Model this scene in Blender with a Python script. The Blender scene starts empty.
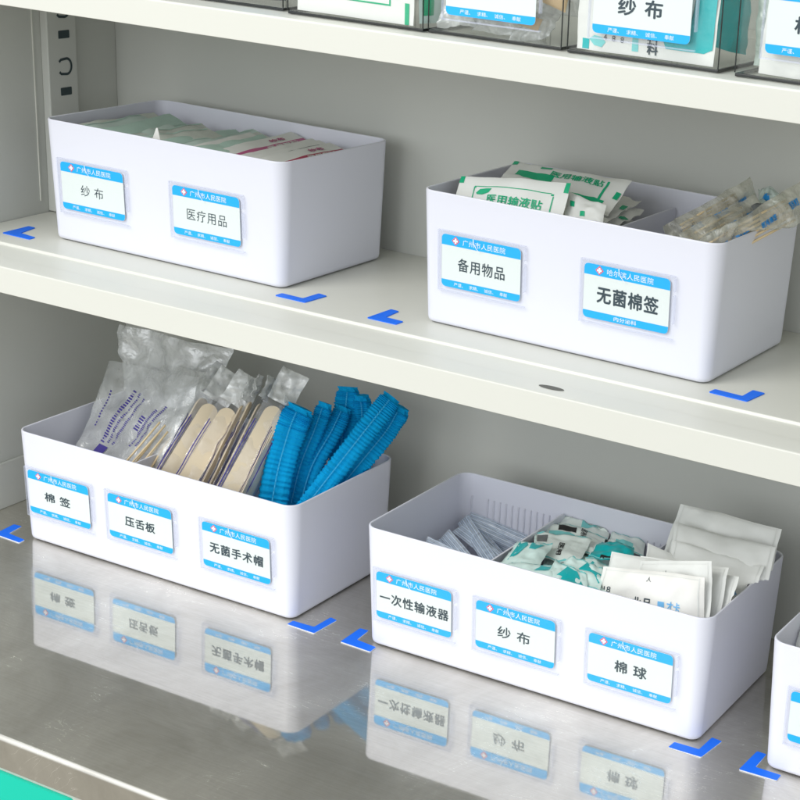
import bpy, math, random
from mathutils import Vector, Matrix, noise

# ------------------------------------------------------------------ camera, world, light
scn = bpy.context.scene
COL = scn.collection
F = 1753.435; PP = (223.644, 45.47)
CAM = Vector((0.863756, -1.223042, 0.780646))
RT = Vector((0.882043, 0.466828, 0.063817)); UP = Vector((-0.21488, 0.278017, 0.936233)); FW = Vector((-0.419317, 0.839511, -0.345535))
cd = bpy.data.cameras.new('camera'); cam = bpy.data.objects.new('camera', cd); COL.objects.link(cam)
m = Matrix((( RT.x, UP.x, -FW.x, CAM.x), (RT.y, UP.y, -FW.y, CAM.y), (RT.z, UP.z, -FW.z, CAM.z), (0, 0, 0, 1)))
cam.matrix_world = m
cd.sensor_width = 36; cd.lens = F/800*36; cd.shift_x = -PP[0]/800; cd.shift_y = PP[1]/800
cd.clip_start = 0.05; cd.clip_end = 60
scn.camera = cam

w = bpy.data.worlds.new('World'); scn.world = w; w.use_nodes = True
w.node_tree.nodes['Background'].inputs[0].default_value = (0.93, 0.97, 1.0, 1)
w.node_tree.nodes['Background'].inputs[1].default_value = 1.02
# a bright room above, a darker floor below
wn = w.node_tree; tcw = wn.nodes.new('ShaderNodeTexCoord'); sx = wn.nodes.new('ShaderNodeSeparateXYZ'); mrw = wn.nodes.new('ShaderNodeMapRange')
mrw.inputs[1].default_value = -0.35; mrw.inputs[2].default_value = 0.15; mrw.inputs[3].default_value = 0.0; mrw.inputs[4].default_value = 1.0; mrw.interpolation_type = 'SMOOTHSTEP'
mxw = wn.nodes.new('ShaderNodeMix'); mxw.data_type = 'RGBA'; mxw.inputs['A'].default_value = (0.36, 0.34, 0.29, 1); mxw.inputs['B'].default_value = (0.93, 0.97, 1.0, 1)
wn.links.new(tcw.outputs['Generated'], sx.inputs[0]); wn.links.new(sx.outputs['Z'], mrw.inputs[0]); wn.links.new(mrw.outputs[0], mxw.inputs['Factor']); wn.links.new(mxw.outputs['Result'], wn.nodes['Background'].inputs[0])

def area(name, loc, target, sx, sy, power, col):
    l = bpy.data.lights.new(name, 'AREA'); l.shape = 'RECTANGLE'; l.size = sx; l.size_y = sy; l.energy = power; l.color = col
    o = bpy.data.objects.new(name, l); COL.objects.link(o); o.location = loc
    o.rotation_euler = (Vector(target)-Vector(loc)).to_track_quat('-Z', 'Y').to_euler()
    return o
area('ceiling_panel_light', (-0.9, -1.9, 2.3), (0, 0.1, 0.25), 1.5, 0.9, 37, (1.0, 0.985, 0.95))
area('front_fill_light', (-0.3, -3.1, 1.2), (0.1, 0.1, 0.3), 2.0, 1.6, 22, (0.95, 0.98, 1.0))  # broad fill light added in front, placed for the shading of the box ends
scn.view_settings.view_transform = 'Standard'; scn.view_settings.look = 'None'; scn.view_settings.exposure = 0.14; scn.view_settings.gamma = 1
scn.cycles.use_denoising = True
scn.cycles.max_bounces = 10; scn.cycles.transparent_max_bounces = 40; scn.cycles.transmission_bounces = 8

def at(px, py, x=None, y=None, z=None):
    d = RT*((px-400-PP[0])/F) - UP*((py-400-PP[1])/F) + FW
    if x is not None: s = (x-CAM.x)/d.x
    elif y is not None: s = (y-CAM.y)/d.y
    else: s = (z-CAM.z)/d.z
    return CAM + d*s

# ------------------------------------------------------------------ materials
def mat(name, col, rough=0.5, metal=0.0, spec=0.5, sub=0.0, noise_amt=0.0, noise_scale=20, bump=0.0, bump_scale=60, trans=0.0):
    mt = bpy.data.materials.new(name); mt.use_nodes = True; nt = mt.node_tree; b = nt.nodes['Principled BSDF']
    b.inputs['Base Color'].default_value = (*col, 1); b.inputs['Roughness'].default_value = rough
    b.inputs['Metallic'].default_value = metal; b.inputs['Specular IOR Level'].default_value = spec
    if sub: b.inputs['Subsurface Weight'].default_value = sub; b.inputs['Subsurface Radius'].default_value = (0.01, 0.01, 0.012); b.inputs['Subsurface Scale'].default_value = 0.6
    if trans: b.inputs['Transmission Weight'].default_value = trans
    tc = nt.nodes.new('ShaderNodeTexCoord')
    if noise_amt:
        n = nt.nodes.new('ShaderNodeTexNoise'); n.inputs['Scale'].default_value = noise_scale; n.inputs['Detail'].default_value = 5
        mx = nt.nodes.new('ShaderNodeMix'); mx.data_type = 'RGBA'
        mx.inputs['A'].default_value = (*[c*(1-noise_amt) for c in col], 1); mx.inputs['B'].default_value = (*[min(1, c*(1+noise_amt*0.6)) for c in col], 1)
        nt.links.new(tc.outputs['Object'], n.inputs['Vector']); nt.links.new(n.outputs['Fac'], mx.inputs['Factor']); nt.links.new(mx.outputs['Result'], b.inputs['Base Color'])
    if bump:
        n2 = nt.nodes.new('ShaderNodeTexNoise'); n2.inputs['Scale'].default_value = bump_scale; n2.inputs['Detail'].default_value = 4
        bp = nt.nodes.new('ShaderNodeBump'); bp.inputs['Strength'].default_value = bump; bp.inputs['Distance'].default_value = 0.002
        nt.links.new(tc.outputs['Object'], n2.inputs['Vector']); nt.links.new(n2.outputs['Fac'], bp.inputs['Height']); nt.links.new(bp.outputs['Normal'], b.inputs['Normal'])
    return mt

def film(name, tint, opac, dcol, rough=0.12, gloss=0.25, bump=0.5, bump_scale=70, milk_scale=25):
    """thin clear plastic film: see-through, a milky share, wrinkled highlights"""
    mt = bpy.data.materials.new(name); mt.use_nodes = True; nt = mt.node_tree; nt.nodes.clear()
    out = nt.nodes.new('ShaderNodeOutputMaterial'); tr = nt.nodes.new('ShaderNodeBsdfTransparent'); tr.inputs[0].default_value = (*tint, 1)
    pr = nt.nodes.new('ShaderNodeBsdfPrincipled'); pr.inputs['Base Color'].default_value = (*dcol, 1); pr.inputs['Roughness'].default_value = 0.35
    gl = nt.nodes.new('ShaderNodeBsdfGlossy'); gl.inputs['Roughness'].default_value = rough
    tc = nt.nodes.new('ShaderNodeTexCoord'); n = nt.nodes.new('ShaderNodeTexNoise'); n.inputs['Scale'].default_value = bump_scale; n.inputs['Detail'].default_value = 5; n.inputs['Distortion'].default_value = 1.2
    bp = nt.nodes.new('ShaderNodeBump'); bp.inputs['Strength'].default_value = bump; bp.inputs['Distance'].default_value = 0.004
    nt.links.new(tc.outputs['Object'], n.inputs['Vector']); nt.links.new(n.outputs['Fac'], bp.inputs['Height'])
    nt.links.new(bp.outputs['Normal'], gl.inputs['Normal']); nt.links.new(bp.outputs['Normal'], pr.inputs['Normal'])
    n2 = nt.nodes.new('ShaderNodeTexNoise'); n2.inputs['Scale'].default_value = milk_scale; n2.inputs['Detail'].default_value = 6; n2.inputs['Distortion'].default_value = 1.5
    mr = nt.nodes.new('ShaderNodeMapRange'); mr.inputs[1].default_value = 0.3; mr.inputs[2].default_value = 0.75; mr.inputs[3].default_value = opac*0.45; mr.inputs[4].default_value = min(1, opac*1.6)
    nt.links.new(tc.outputs['Object'], n2.inputs['Vector']); nt.links.new(n2.outputs['Fac'], mr.inputs[0])
    m1 = nt.nodes.new('ShaderNodeMixShader'); m2 = nt.nodes.new('ShaderNodeMixShader')
    lw = nt.nodes.new('ShaderNodeLayerWeight'); lw.inputs[0].default_value = 0.35; ml = nt.nodes.new('ShaderNodeMath'); ml.operation = 'MULTIPLY_ADD'
    ml.inputs[1].default_value = gloss*0.8; ml.inputs[2].default_value = gloss*0.22; ml.use_clamp = True
    nt.links.new(bp.outputs['Normal'], lw.inputs['Normal']); nt.links.new(lw.outputs['Facing'], ml.inputs[0])
    ge = nt.nodes.new('ShaderNodeNewGeometry'); iv = nt.nodes.new('ShaderNodeMath'); iv.operation = 'SUBTRACT'; iv.inputs[0].default_value = 1; nt.links.new(ge.outputs['Backfacing'], iv.inputs[1])
    mb_ = nt.nodes.new('ShaderNodeMath'); mb_.operation = 'MULTIPLY'; nt.links.new(ml.outputs[0], mb_.inputs[0]); nt.links.new(iv.outputs[0], mb_.inputs[1]); ml = mb_
    nt.links.new(mr.outputs[0], m1.inputs[0]); nt.links.new(tr.outputs[0], m1.inputs[1]); nt.links.new(pr.outputs[0], m1.inputs[2])
    nt.links.new(ml.outputs[0], m2.inputs[0]); nt.links.new(m1.outputs[0], m2.inputs[1]); nt.links.new(gl.outputs[0], m2.inputs[2])
    nt.links.new(m2.outputs[0], out.inputs[0]); return mt

def steel_mat():
    mt = bpy.data.materials.new('brushed_steel'); mt.use_nodes = True; nt = mt.node_tree; b = nt.nodes['Principled BSDF']
    b.inputs['Metallic'].default_value = 1.0
    tc = nt.nodes.new('ShaderNodeTexCoord')
    mp = nt.nodes.new('ShaderNodeMapping'); mp.inputs['Scale'].default_value = (6, 160, 1); mp.inputs['Rotation'].default_value = (0, 0, 0.03)
    nt.links.new(tc.outputs['Object'], mp.inputs[0])
    n = nt.nodes.new('ShaderNodeTexNoise'); n.inputs['Scale'].default_value = 3; n.inputs['Detail'].default_value = 8; n.inputs['Roughness'].default_value = 0.7
    nt.links.new(mp.outputs[0], n.inputs['Vector'])
    sm = nt.nodes.new('ShaderNodeTexNoise'); sm.inputs['Scale'].default_value = 9; sm.inputs['Detail'].default_value = 7; sm.inputs['Roughness'].default_value = 0.65; sm.inputs['Distortion'].default_value = 0.6
    nt.links.new(tc.outputs['Object'], sm.inputs['Vector'])
    # long scuffs
    wv = nt.nodes.new('ShaderNodeTexNoise'); wv.inputs['Scale'].default_value = 7; wv.inputs['Detail'].default_value = 3; wv.inputs['Distortion'].default_value = 4
    mp2 = nt.nodes.new('ShaderNodeMapping'); mp2.inputs['Scale'].default_value = (1.2, 5, 1); mp2.inputs['Rotation'].default_value = (0, 0, -0.35)
    nt.links.new(tc.outputs['Object'], mp2.inputs[0]); nt.links.new(mp2.outputs[0], wv.inputs['Vector'])
    sc = nt.nodes.new('ShaderNodeMapRange'); sc.inputs[1].default_value = 0.492; sc.inputs[2].default_value = 0.5; sc.inputs[3].default_value = 0; sc.inputs[4].default_value = 1
    nt.links.new(wv.outputs['Fac'], sc.inputs[0])
    sc2 = nt.nodes.new('ShaderNodeMapRange'); sc2.inputs[1].default_value = 0.5; sc2.inputs[2].default_value = 0.508; sc2.inputs[3].default_value = 1; sc2.inputs[4].default_value = 0
    nt.links.new(wv.outputs['Fac'], sc2.inputs[0])
    mm = nt.nodes.new('ShaderNodeMath'); mm.operation = 'MULTIPLY'; nt.links.new(sc.outputs[0], mm.inputs[0]); nt.links.new(sc2.outputs[0], mm.inputs[1])
    gate = nt.nodes.new('ShaderNodeMapRange'); gate.inputs[1].default_value = 0.52; gate.inputs[2].default_value = 0.6; nt.links.new(sm.outputs['Fac'], gate.inputs[0])
    mg = nt.nodes.new('ShaderNodeMath'); mg.operation = 'MULTIPLY'; nt.links.new(mm.outputs[0], mg.inputs[0]); nt.links.new(gate.outputs[0], mg.inputs[1])
    # roughness
    r = nt.nodes.new('ShaderNodeMapRange'); r.inputs[1].default_value = 0.3; r.inputs[2].default_value = 0.7; r.inputs[3].default_value = 0.012; r.inputs[4].default_value = 0.05
    nt.links.new(sm.outputs['Fac'], r.inputs[0])
    ra = nt.nodes.new('ShaderNodeMath'); ra.operation = 'MULTIPLY_ADD'; ra.inputs[1].default_value = 0.35; nt.links.new(mg.outputs[0], ra.inputs[0]); nt.links.new(r.outputs[0], ra.inputs[2])
    nt.links.new(ra.outputs[0], b.inputs['Roughness'])
    # colour: brushed variation
    mx = nt.nodes.new('ShaderNodeMix'); mx.data_type = 'RGBA'; mx.inputs['A'].default_value = (0.56, 0.535, 0.485, 1); mx.inputs['B'].default_value = (0.86, 0.83, 0.77, 1)
    nt.links.new(n.outputs['Fac'], mx.inputs['Factor'])
    mx2 = nt.nodes.new('ShaderNodeMix'); mx2.data_type = 'RGBA'; mx2.blend_type = 'MULTIPLY'; mx2.inputs['Factor'].default_value = 0.5
    rr = nt.nodes.new('ShaderNodeMapRange'); rr.inputs[1].default_value = 0.3; rr.inputs[2].default_value = 0.7; rr.inputs[3].default_value = 0.7; rr.inputs[4].default_value = 1.15
    nt.links.new(sm.outputs['Fac'], rr.inputs[0]); nt.links.new(mx.outputs['Result'], mx2.inputs['A']); nt.links.new(rr.outputs[0], mx2.inputs['B'])
    nt.links.new(mx2.outputs['Result'], b.inputs['Base Color'])
    bp = nt.nodes.new('ShaderNodeBump'); bp.inputs['Strength'].default_value = 0.01; bp.inputs['Distance'].default_value = 0.0004
    nt.links.new(n.outputs['Fac'], bp.inputs['Height']); nt.links.new(bp.outputs['Normal'], b.inputs['Normal'])
    # the hazy, finely scratched share of the sheet
    df = nt.nodes.new('ShaderNodeBsdfGlossy'); df.inputs['Roughness'].default_value = 0.5; df.inputs['Color'].default_value = (0.8, 0.8, 0.8, 1)
    hz = nt.nodes.new('ShaderNodeMix'); hz.data_type = 'RGBA'; hz.inputs['A'].default_value = (0.60, 0.58, 0.52, 1); hz.inputs['B'].default_value = (1.0, 0.97, 0.90, 1)
    st = nt.nodes.new('ShaderNodeMath'); st.operation = 'MULTIPLY_ADD'; st.inputs[1].default_value = 0.6; nt.links.new(n.outputs['Fac'], st.inputs[0]); nt.links.new(mg.outputs[0], st.inputs[2])
    st2 = nt.nodes.new('ShaderNodeMath'); st2.operation = 'MULTIPLY_ADD'; st2.inputs[1].default_value = 1.6; st2.inputs[2].default_value = -0.6; nt.links.new(sm.outputs['Fac'], st2.inputs[0]); ad = nt.nodes.new('ShaderNodeMath'); ad.use_clamp = True; nt.links.new(st.outputs[0], ad.inputs[0]); nt.links.new(st2.outputs[0], ad.inputs[1])
    nt.links.new(ad.outputs[0], hz.inputs['Factor']); nt.links.new(hz.outputs['Result'], df.inputs['Color'])
    ms = nt.nodes.new('ShaderNodeMixShader'); ms.inputs[0].default_value = 0.40
    out = nt.nodes['Material Output']; nt.links.new(b.outputs[0], ms.inputs[1]); nt.links.new(df.outputs[0], ms.inputs[2]); nt.links.new(ms.outputs[0], out.inputs[0])
    return mt

def clear_mat(name, tint, gloss, rough=0.05, grey=0.0, gcol=(0.8, 0.8, 0.8)):
    mt = bpy.data.materials.new(name); mt.use_nodes = True; nt = mt.node_tree; nt.nodes.clear()
    out = nt.nodes.new('ShaderNodeOutputMaterial'); tr = nt.nodes.new('ShaderNodeBsdfTransparent'); tr.inputs[0].default_value = (*tint, 1)
    df = nt.nodes.new('ShaderNodeBsdfDiffuse'); df.inputs[0].default_value = (*gcol, 1)
    gl = nt.nodes.new('ShaderNodeBsdfGlossy'); gl.inputs['Roughness'].default_value = rough
    fr = nt.nodes.new('ShaderNodeFresnel'); fr.inputs[0].default_value = 1.45
    ml = nt.nodes.new('ShaderNodeMath'); ml.operation = 'MULTIPLY'; ml.inputs[1].default_value = gloss; ml.use_clamp = True; nt.links.new(fr.outputs[0], ml.inputs[0])
    ge = nt.nodes.new('ShaderNodeNewGeometry'); iv = nt.nodes.new('ShaderNodeMath'); iv.operation = 'SUBTRACT'; iv.inputs[0].default_value = 1; nt.links.new(ge.outputs['Backfacing'], iv.inputs[1])
    mb_ = nt.nodes.new('ShaderNodeMath'); mb_.operation = 'MULTIPLY'; nt.links.new(ml.outputs[0], mb_.inputs[0]); nt.links.new(iv.outputs[0], mb_.inputs[1]); ml = mb_
    m0 = nt.nodes.new('ShaderNodeMixShader'); m0.inputs[0].default_value = grey; nt.links.new(tr.outputs[0], m0.inputs[1]); nt.links.new(df.outputs[0], m0.inputs[2])
    m2 = nt.nodes.new('ShaderNodeMixShader'); nt.links.new(ml.outputs[0], m2.inputs[0]); nt.links.new(m0.outputs[0], m2.inputs[1]); nt.links.new(gl.outputs[0], m2.inputs[2])
    nt.links.new(m2.outputs[0], out.inputs[0]); return mt

M = {}
M['tray'] = mat('white_plastic', (0.745, 0.755, 0.84), 0.30, spec=0.45, noise_amt=0.012, noise_scale=8, bump=0.02, bump_scale=900)
M['paint'] = mat('cream_paint', (0.69, 0.69, 0.63), 0.38, spec=0.4, noise_amt=0.02, noise_scale=6, bump=0.03, bump_scale=500)
M['wall'] = mat('grey_paint', (0.58, 0.59, 0.55), 0.55, spec=0.3, noise_amt=0.03, noise_scale=5, bump=0.04, bump_scale=500)
M['steel'] = steel_mat()
M['teal_panel'] = mat('teal_panel', (0.0, 0.62, 0.44), 0.4, noise_amt=0.03)
M['hole_shade'] = mat('slot_shade_dark', (0.035, 0.055, 0.06), 0.8)  # shade inside the post slots, put into a dark colour
M['slot_shade'] = mat('slot_grey', (0.13, 0.13, 0.115), 0.8)
M['blue_tape'] = mat('blue_tape', (0.0, 0.16, 0.93), 0.55, noise_amt=0.04, noise_scale=60)
M['tape_edge'] = mat('tape_edge', (0.75, 0.78, 0.85), 0.6)
M['card'] = mat('card_white', (0.74, 0.80, 0.78), 0.6, noise_amt=0.01)
M['cyan'] = mat('card_cyan', (0.0, 0.42, 0.93), 0.7, noise_amt=0.02)
M['ink_white'] = mat('ink_white', (0.82, 0.90, 0.95), 0.6)
M['ink'] = mat('ink_dark', (0.03, 0.055, 0.07), 0.6)
M['red'] = mat('ink_red', (0.72, 0.12, 0.18), 0.6)
M['clear'] = clear_mat('clear_holder', (0.996, 0.997, 0.999), 0.25, 0.06, 0.005, (0.8, 0.82, 0.95))
M['clear_edge'] = clear_mat('clear_holder_edge', (0.98, 0.985, 0.998), 0.5, 0.12, 0.22, (0.74, 0.77, 0.90))
M['acrylic'] = clear_mat('smoked_acrylic', (0.985, 0.988, 0.985), 0.7, 0.03, 0.02, (0.7, 0.7, 0.7))
M['acrylic_edge'] = clear_mat('acrylic_edge', (0.35, 0.37, 0.37), 0.9, 0.05, 0.5, (0.05, 0.055, 0.055))
M['dark_edge'] = mat('acrylic_dark_base', (0.02, 0.022, 0.022), 0.25)
M['film'] = film('clear_film', (0.985, 0.99, 0.985), 0.48, (0.88, 0.90, 0.89), rough=0.16, gloss=0.45, bump=0.7, bump_scale=45, milk_scale=38)
M['film_front'] = film('printed_clear_film', (0.985, 0.99, 0.99), 0.24, (0.88, 0.90, 0.90), rough=0.16, gloss=0.4, bump=0.7, bump_scale=55, milk_scale=26)
M['film_soft'] = film('thin_film', (0.985, 0.985, 0.99), 0.09, (0.8, 0.8, 0.86), rough=0.14, gloss=0.3, bump=0.6, bump_scale=60)
M['sleeve'] = film('sleeve_film', (0.99, 0.99, 0.995), 0.05, (0.85, 0.85, 0.88), rough=0.14, gloss=0.35, bump=0.7, bump_scale=50, milk_scale=40)
M['bag_film'] = film('bag_film', (0.97, 0.97, 0.93), 0.40, (0.76, 0.76, 0.68), rough=0.14, gloss=0.5, bump=0.8, bump_scale=60, milk_scale=40)
M['blue_film'] = film('blue_film', (0.95, 0.97, 0.99), 0.48, (0.74, 0.82, 0.92), rough=0.25, gloss=0.2, bump=0.35, bump_scale=60, milk_scale=40)
M['blue_shade'] = mat('blue_fold_shade', (0.36, 0.46, 0.60), 0.4)  # darker fold lines: crease shade put into the colour
M['blue_line'] = mat('blue_line', (0.62, 0.72, 0.86), 0.35)
M['aqua_white'] = mat('aqua_white', (0.82, 0.90, 0.86), 0.28, noise_amt=0.10, noise_scale=45, bump=0.4, bump_scale=90)
M['aqua_film'] = film('aqua_film', (0.90, 0.97, 0.95), 0.62, (0.72, 0.84, 0.79), rough=0.16, gloss=0.45, bump=0.7, bump_scale=70)
M['purple'] = mat('purple_print', (0.045, 0.03, 0.24), 0.6)
M['wood'] = mat('birch_wood', (0.76, 0.65, 0.47), 0.65, noise_amt=0.09, noise_scale=30, bump=0.1, bump_scale=120)
M['swab_wood'] = mat('swab_wood', (0.78, 0.62, 0.38), 0.6, noise_amt=0.08, noise_scale=60)
M['cotton'] = mat('cotton', (0.85, 0.85, 0.83), 0.95)
M['cap'] = mat('blue_nonwoven', (0.003, 0.36, 0.72), 0.85, spec=0.1, noise_amt=0.16, noise_scale=70, bump=0.4, bump_scale=260)
M['cap_seam'] = mat('cap_seam', (0.03, 0.42, 0.74), 0.7)
M['paper'] = mat('white_paper', (0.80, 0.81, 0.78), 0.55, noise_amt=0.03, noise_scale=30, bump=0.25, bump_scale=55)
M['seal'] = mat('paper_seal', (0.75, 0.76, 0.73), 0.6)
M['paper_warm'] = mat('warm_paper', (0.84, 0.83, 0.79), 0.5, noise_amt=0.03, noise_scale=25, bump=0.25, bump_scale=45)
M['teal'] = mat('teal_print', (0.0, 0.48, 0.50), 0.28, noise_amt=0.12, noise_scale=50, bump=0.3, bump_scale=80)
M['aqua'] = mat('aqua_print', (0.22, 0.66, 0.66), 0.4, noise_amt=0.1, noise_scale=50)
M['aqua_paper'] = mat('aqua_paper', (0.70, 0.88, 0.84), 0.4, noise_amt=0.08, noise_scale=40, bump=0.35, bump_scale=70)
M['green'] = mat('green_print', (0.0, 0.42, 0.20), 0.5)
M['green_film'] = film('green_film', (0.88, 0.95, 0.92), 0.72, (0.50, 0.60, 0.54), rough=0.25, gloss=0.3, bump=0.5, bump_scale=60)
M['aqua_pale'] = mat('aqua_pale', (0.58, 0.72, 0.66), 0.35, noise_amt=0.10, noise_scale=35, bump=0.3, bump_scale=60)
M['pale_green'] = mat('pale_green', (0.60, 0.64, 0.58), 0.5, noise_amt=0.10, noise_scale=35, bump=0.3, bump_scale=60)
M['sage'] = mat('sage_green', (0.48, 0.66, 0.58), 0.5, noise_amt=0.12, noise_scale=35, bump=0.3, bump_scale=60)
M['pink'] = mat('pink_print', (0.52, 0.10, 0.25), 0.5)
M['crimson'] = mat('crimson_print', (0.42, 0.035, 0.09), 0.5)
M['print_blue'] = mat('blue_print', (0.0, 0.24, 0.62), 0.5)
M['sky_blue'] = mat('sky_blue_print', (0.18, 0.50, 0.85), 0.5)
M['lint'] = mat('grey_gauze', (0.16, 0.17, 0.17), 0.9, noise_amt=0.3, noise_scale=120, bump=0.8, bump_scale=200)
M['black_print'] = mat('black_print', (0.015, 0.015, 0.015), 0.5)
M['tan'] = mat('tan_wood', (0.60, 0.44, 0.25), 0.7, noise_amt=0.1, noise_scale=60)

# ------------------------------------------------------------------ mesh helpers
class MB:
    def __init__(s): s.v = []; s.f = []; s.mi = []; s.mats = []
    def m(s, name):
        if name not in s.mats: s.mats.append(name)
        return s.mats.index(name)
    def add(s, vs, fs, mname):
        o = len(s.v); s.v += [tuple(v) for v in vs]; k = s.m(mname)
        for f in fs: s.f.append(tuple(i+o for i in f)); s.mi.append(k)
    def box(s, a, b, mname):
        x0, y0, z0 = a; x1, y1, z1 = b
        s.add([(x0,y0,z0),(x1,y0,z0),(x1,y1,z0),(x0,y1,z0),(x0,y0,z1),(x1,y0,z1),(x1,y1,z1),(x0,y1,z1)],
              [(0,3,2,1),(4,5,6,7),(0,1,5,4),(1,2,6,5),(2,3,7,6),(3,0,4,7)], mname)
    def prism(s, poly, fn, t0, t1, mname, side=None):
        """poly in 2D; fn(u,v,t)->3D; extruded t0..t1"""
        n = len(poly); vs = [fn(u, v, t1) for u, v in poly]; s.add(vs, [tuple(range(n))], mname)
        vs2 = [fn(u, v, t0) for u, v in poly] + vs
        s.add(vs2, [(i, (i+1) % n, n+(i+1) % n, n+i) for i in range(n)], side or mname)
        s.add(vs2[:n], [tuple(range(n))[::-1]], side or mname)
    def build(s, name, parent=None, smooth=False, bevel=0, loc=None, fixn=True):
        me = bpy.data.meshes.new(name); me.from_pydata(s.v, [], s.f)
        for k in s.mats: me.materials.append(M[k])
        me.polygons.foreach_set('material_index', s.mi)
        me.validate(); me.update()
        if fixn:
            import bmesh
            bm = bmesh.new(); bm.from_mesh(me); bmesh.ops.recalc_face_normals(bm, faces=bm.faces); bm.to_mesh(me); bm.free()
        o = bpy.data.objects.new(name, me); COL.objects.link(o)
        if smooth: me.polygons.foreach_set('use_smooth', [True]*len(me.polygons))
        if bevel:
            b = o.modifiers.new('b', 'BEVEL'); b.width = bevel; b.segments = 3; b.limit_method = 'ANGLE'; b.angle_limit = 0.6
            me.polygons.foreach_set('use_smooth', [True]*len(me.polygons)); 
            wn = o.modifiers.new('n', 'WEIGHTED_NORMAL'); wn.keep_sharp = True
        if parent: o.parent = parent
        return o

def tag(o, label=None, cat=None, group=None, kind=None):
    for k, v in (('label', label), ('category', cat), ('group', group), ('kind', kind)):
        if v: o[k] = v
    return o
def thing(name, label, cat, loc=(0,0,0), rz=0, group=None):
    o = bpy.data.objects.new(name, None); COL.objects.link(o); o.location = loc; o.rotation_euler = (0,0,rz); o.empty_display_size = 0.02
    return tag(o, label, cat, group)

def rrect(x0, y0, x1, y1, r, n=4, which=(1,1,1,1)):
    """rounded rectangle CCW; which = corners (x0y0, x1y0, x1y1, x0y1)"""
    pts = []
    cs = [(x0, y0, 1, 1, math.pi), (x1, y0, -1, 1, 1.5*math.pi), (x1, y1, -1, -1, 0), (x0, y1, 1, -1, 0.5*math.pi)]
    for (x, y, sx, sy, a0), on in zip(cs, which):
        if not on or r <= 0: pts.append((x, y)); continue
        cx, cy = x+sx*r, y+sy*r
        for i in range(n+1):
            a = a0+i/n*math.pi/2; pts.append((cx+r*math.cos(a), cy+r*math.sin(a)))
    return pts

_tc = {}
def text(s, bold=0.0, spacing=1.0):
    k = (s, bold, spacing)
    if k in _tc: return _tc[k]
    c = bpy.data.curves.new('t', 'FONT'); c.body = s; c.offset = bold; c.space_character = spacing; c.resolution_u = 3
    o = bpy.data.objects.new('t', c); COL.objects.link(o)
    dg = bpy.context.evaluated_depsgraph_get(); dg.update()
    me = bpy.data.meshes.new_from_object(o.evaluated_get(dg))
    vs = [(v.co.x, v.co.y) for v in me.vertices]; fs = [tuple(p.vertices) for p in me.polygons]
    bpy.data.objects.remove(o); bpy.data.curves.remove(c); bpy.data.meshes.remove(me)
    x0 = min(v[0] for v in vs); x1 = max(v[0] for v in vs); y0 = min(v[1] for v in vs); y1 = max(v[1] for v in vs)
    vs = [((x-x0)/(x1-x0), (y-y0)/(y1-y0)) for x, y in vs]
    _tc[k] = (vs, fs, (x1-x0)/(y1-y0)); return _tc[k]

def put_text(mb, s, fn, u0, v0, u1, v1, mname, bold=0.0, spacing=1.0, lift=lambda p, e: p):
    vs, fs, asp = text(s, 0.0, spacing)
    sh = [(0, 0)] if bold < 0.006 else [(-1, 0), (1, 0), (0, -1), (0, 1)]
    hgt = abs(v1-v0)
    for i, (a_, b_) in enumerate(sh):
        db = bold*0.75*b_; da = bold*0.75*a_/asp
        mb.add([lift(fn(u0+(u1-u0)*(a+da), v0+(v1-v0)*(b+db)), i*0.00003) for a, b in vs], fs, mname)

# contents touch the inside of the tray they stand in
TR = {'A': (-0.466384, 0.02032, 0.359963, 0.173405, 0.004109, 0), 'B': (-0.028993, 0.027482, 0.36, 0.178129, 0.015, 0), 'C': (-0.461543, 0.07425, 0.306502, 0.171587, -0.015659, 0.318924),
      'D': (-0.003538, 0.071444, 0.300373, 0.170186, -0.020519, 0.318924), 'E': (0.387256, 0.030189, 0.36, 0.187, 0.001333, 0)}
CUR = [None, 0.0, 1.0]
def inside(p, jit=0.0):
    if CUR[0] is None: return p
    x, y, w_, d_, a, z = TR[CUR[0]]; ca, sa = math.cos(a), math.sin(a); dx, dy = p.x-x, p.y-y
    lx = dx*ca+dy*sa; ly = -dx*sa+dy*ca; lz = p.z-z
    if lz > 0.1245: return p
    m_ = 0.0042+0.0045*(1-max(0, lz)/0.124)
    lx = max(m_+CUR[1]+jit, min(w_-m_-jit, min(CUR[2], lx))); ly = max(m_+jit, min(d_-m_-jit, ly)); lz = max(0.006, lz)
    return Vector((x+lx*ca-ly*sa, y+lx*sa+ly*ca, z+lz))

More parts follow.
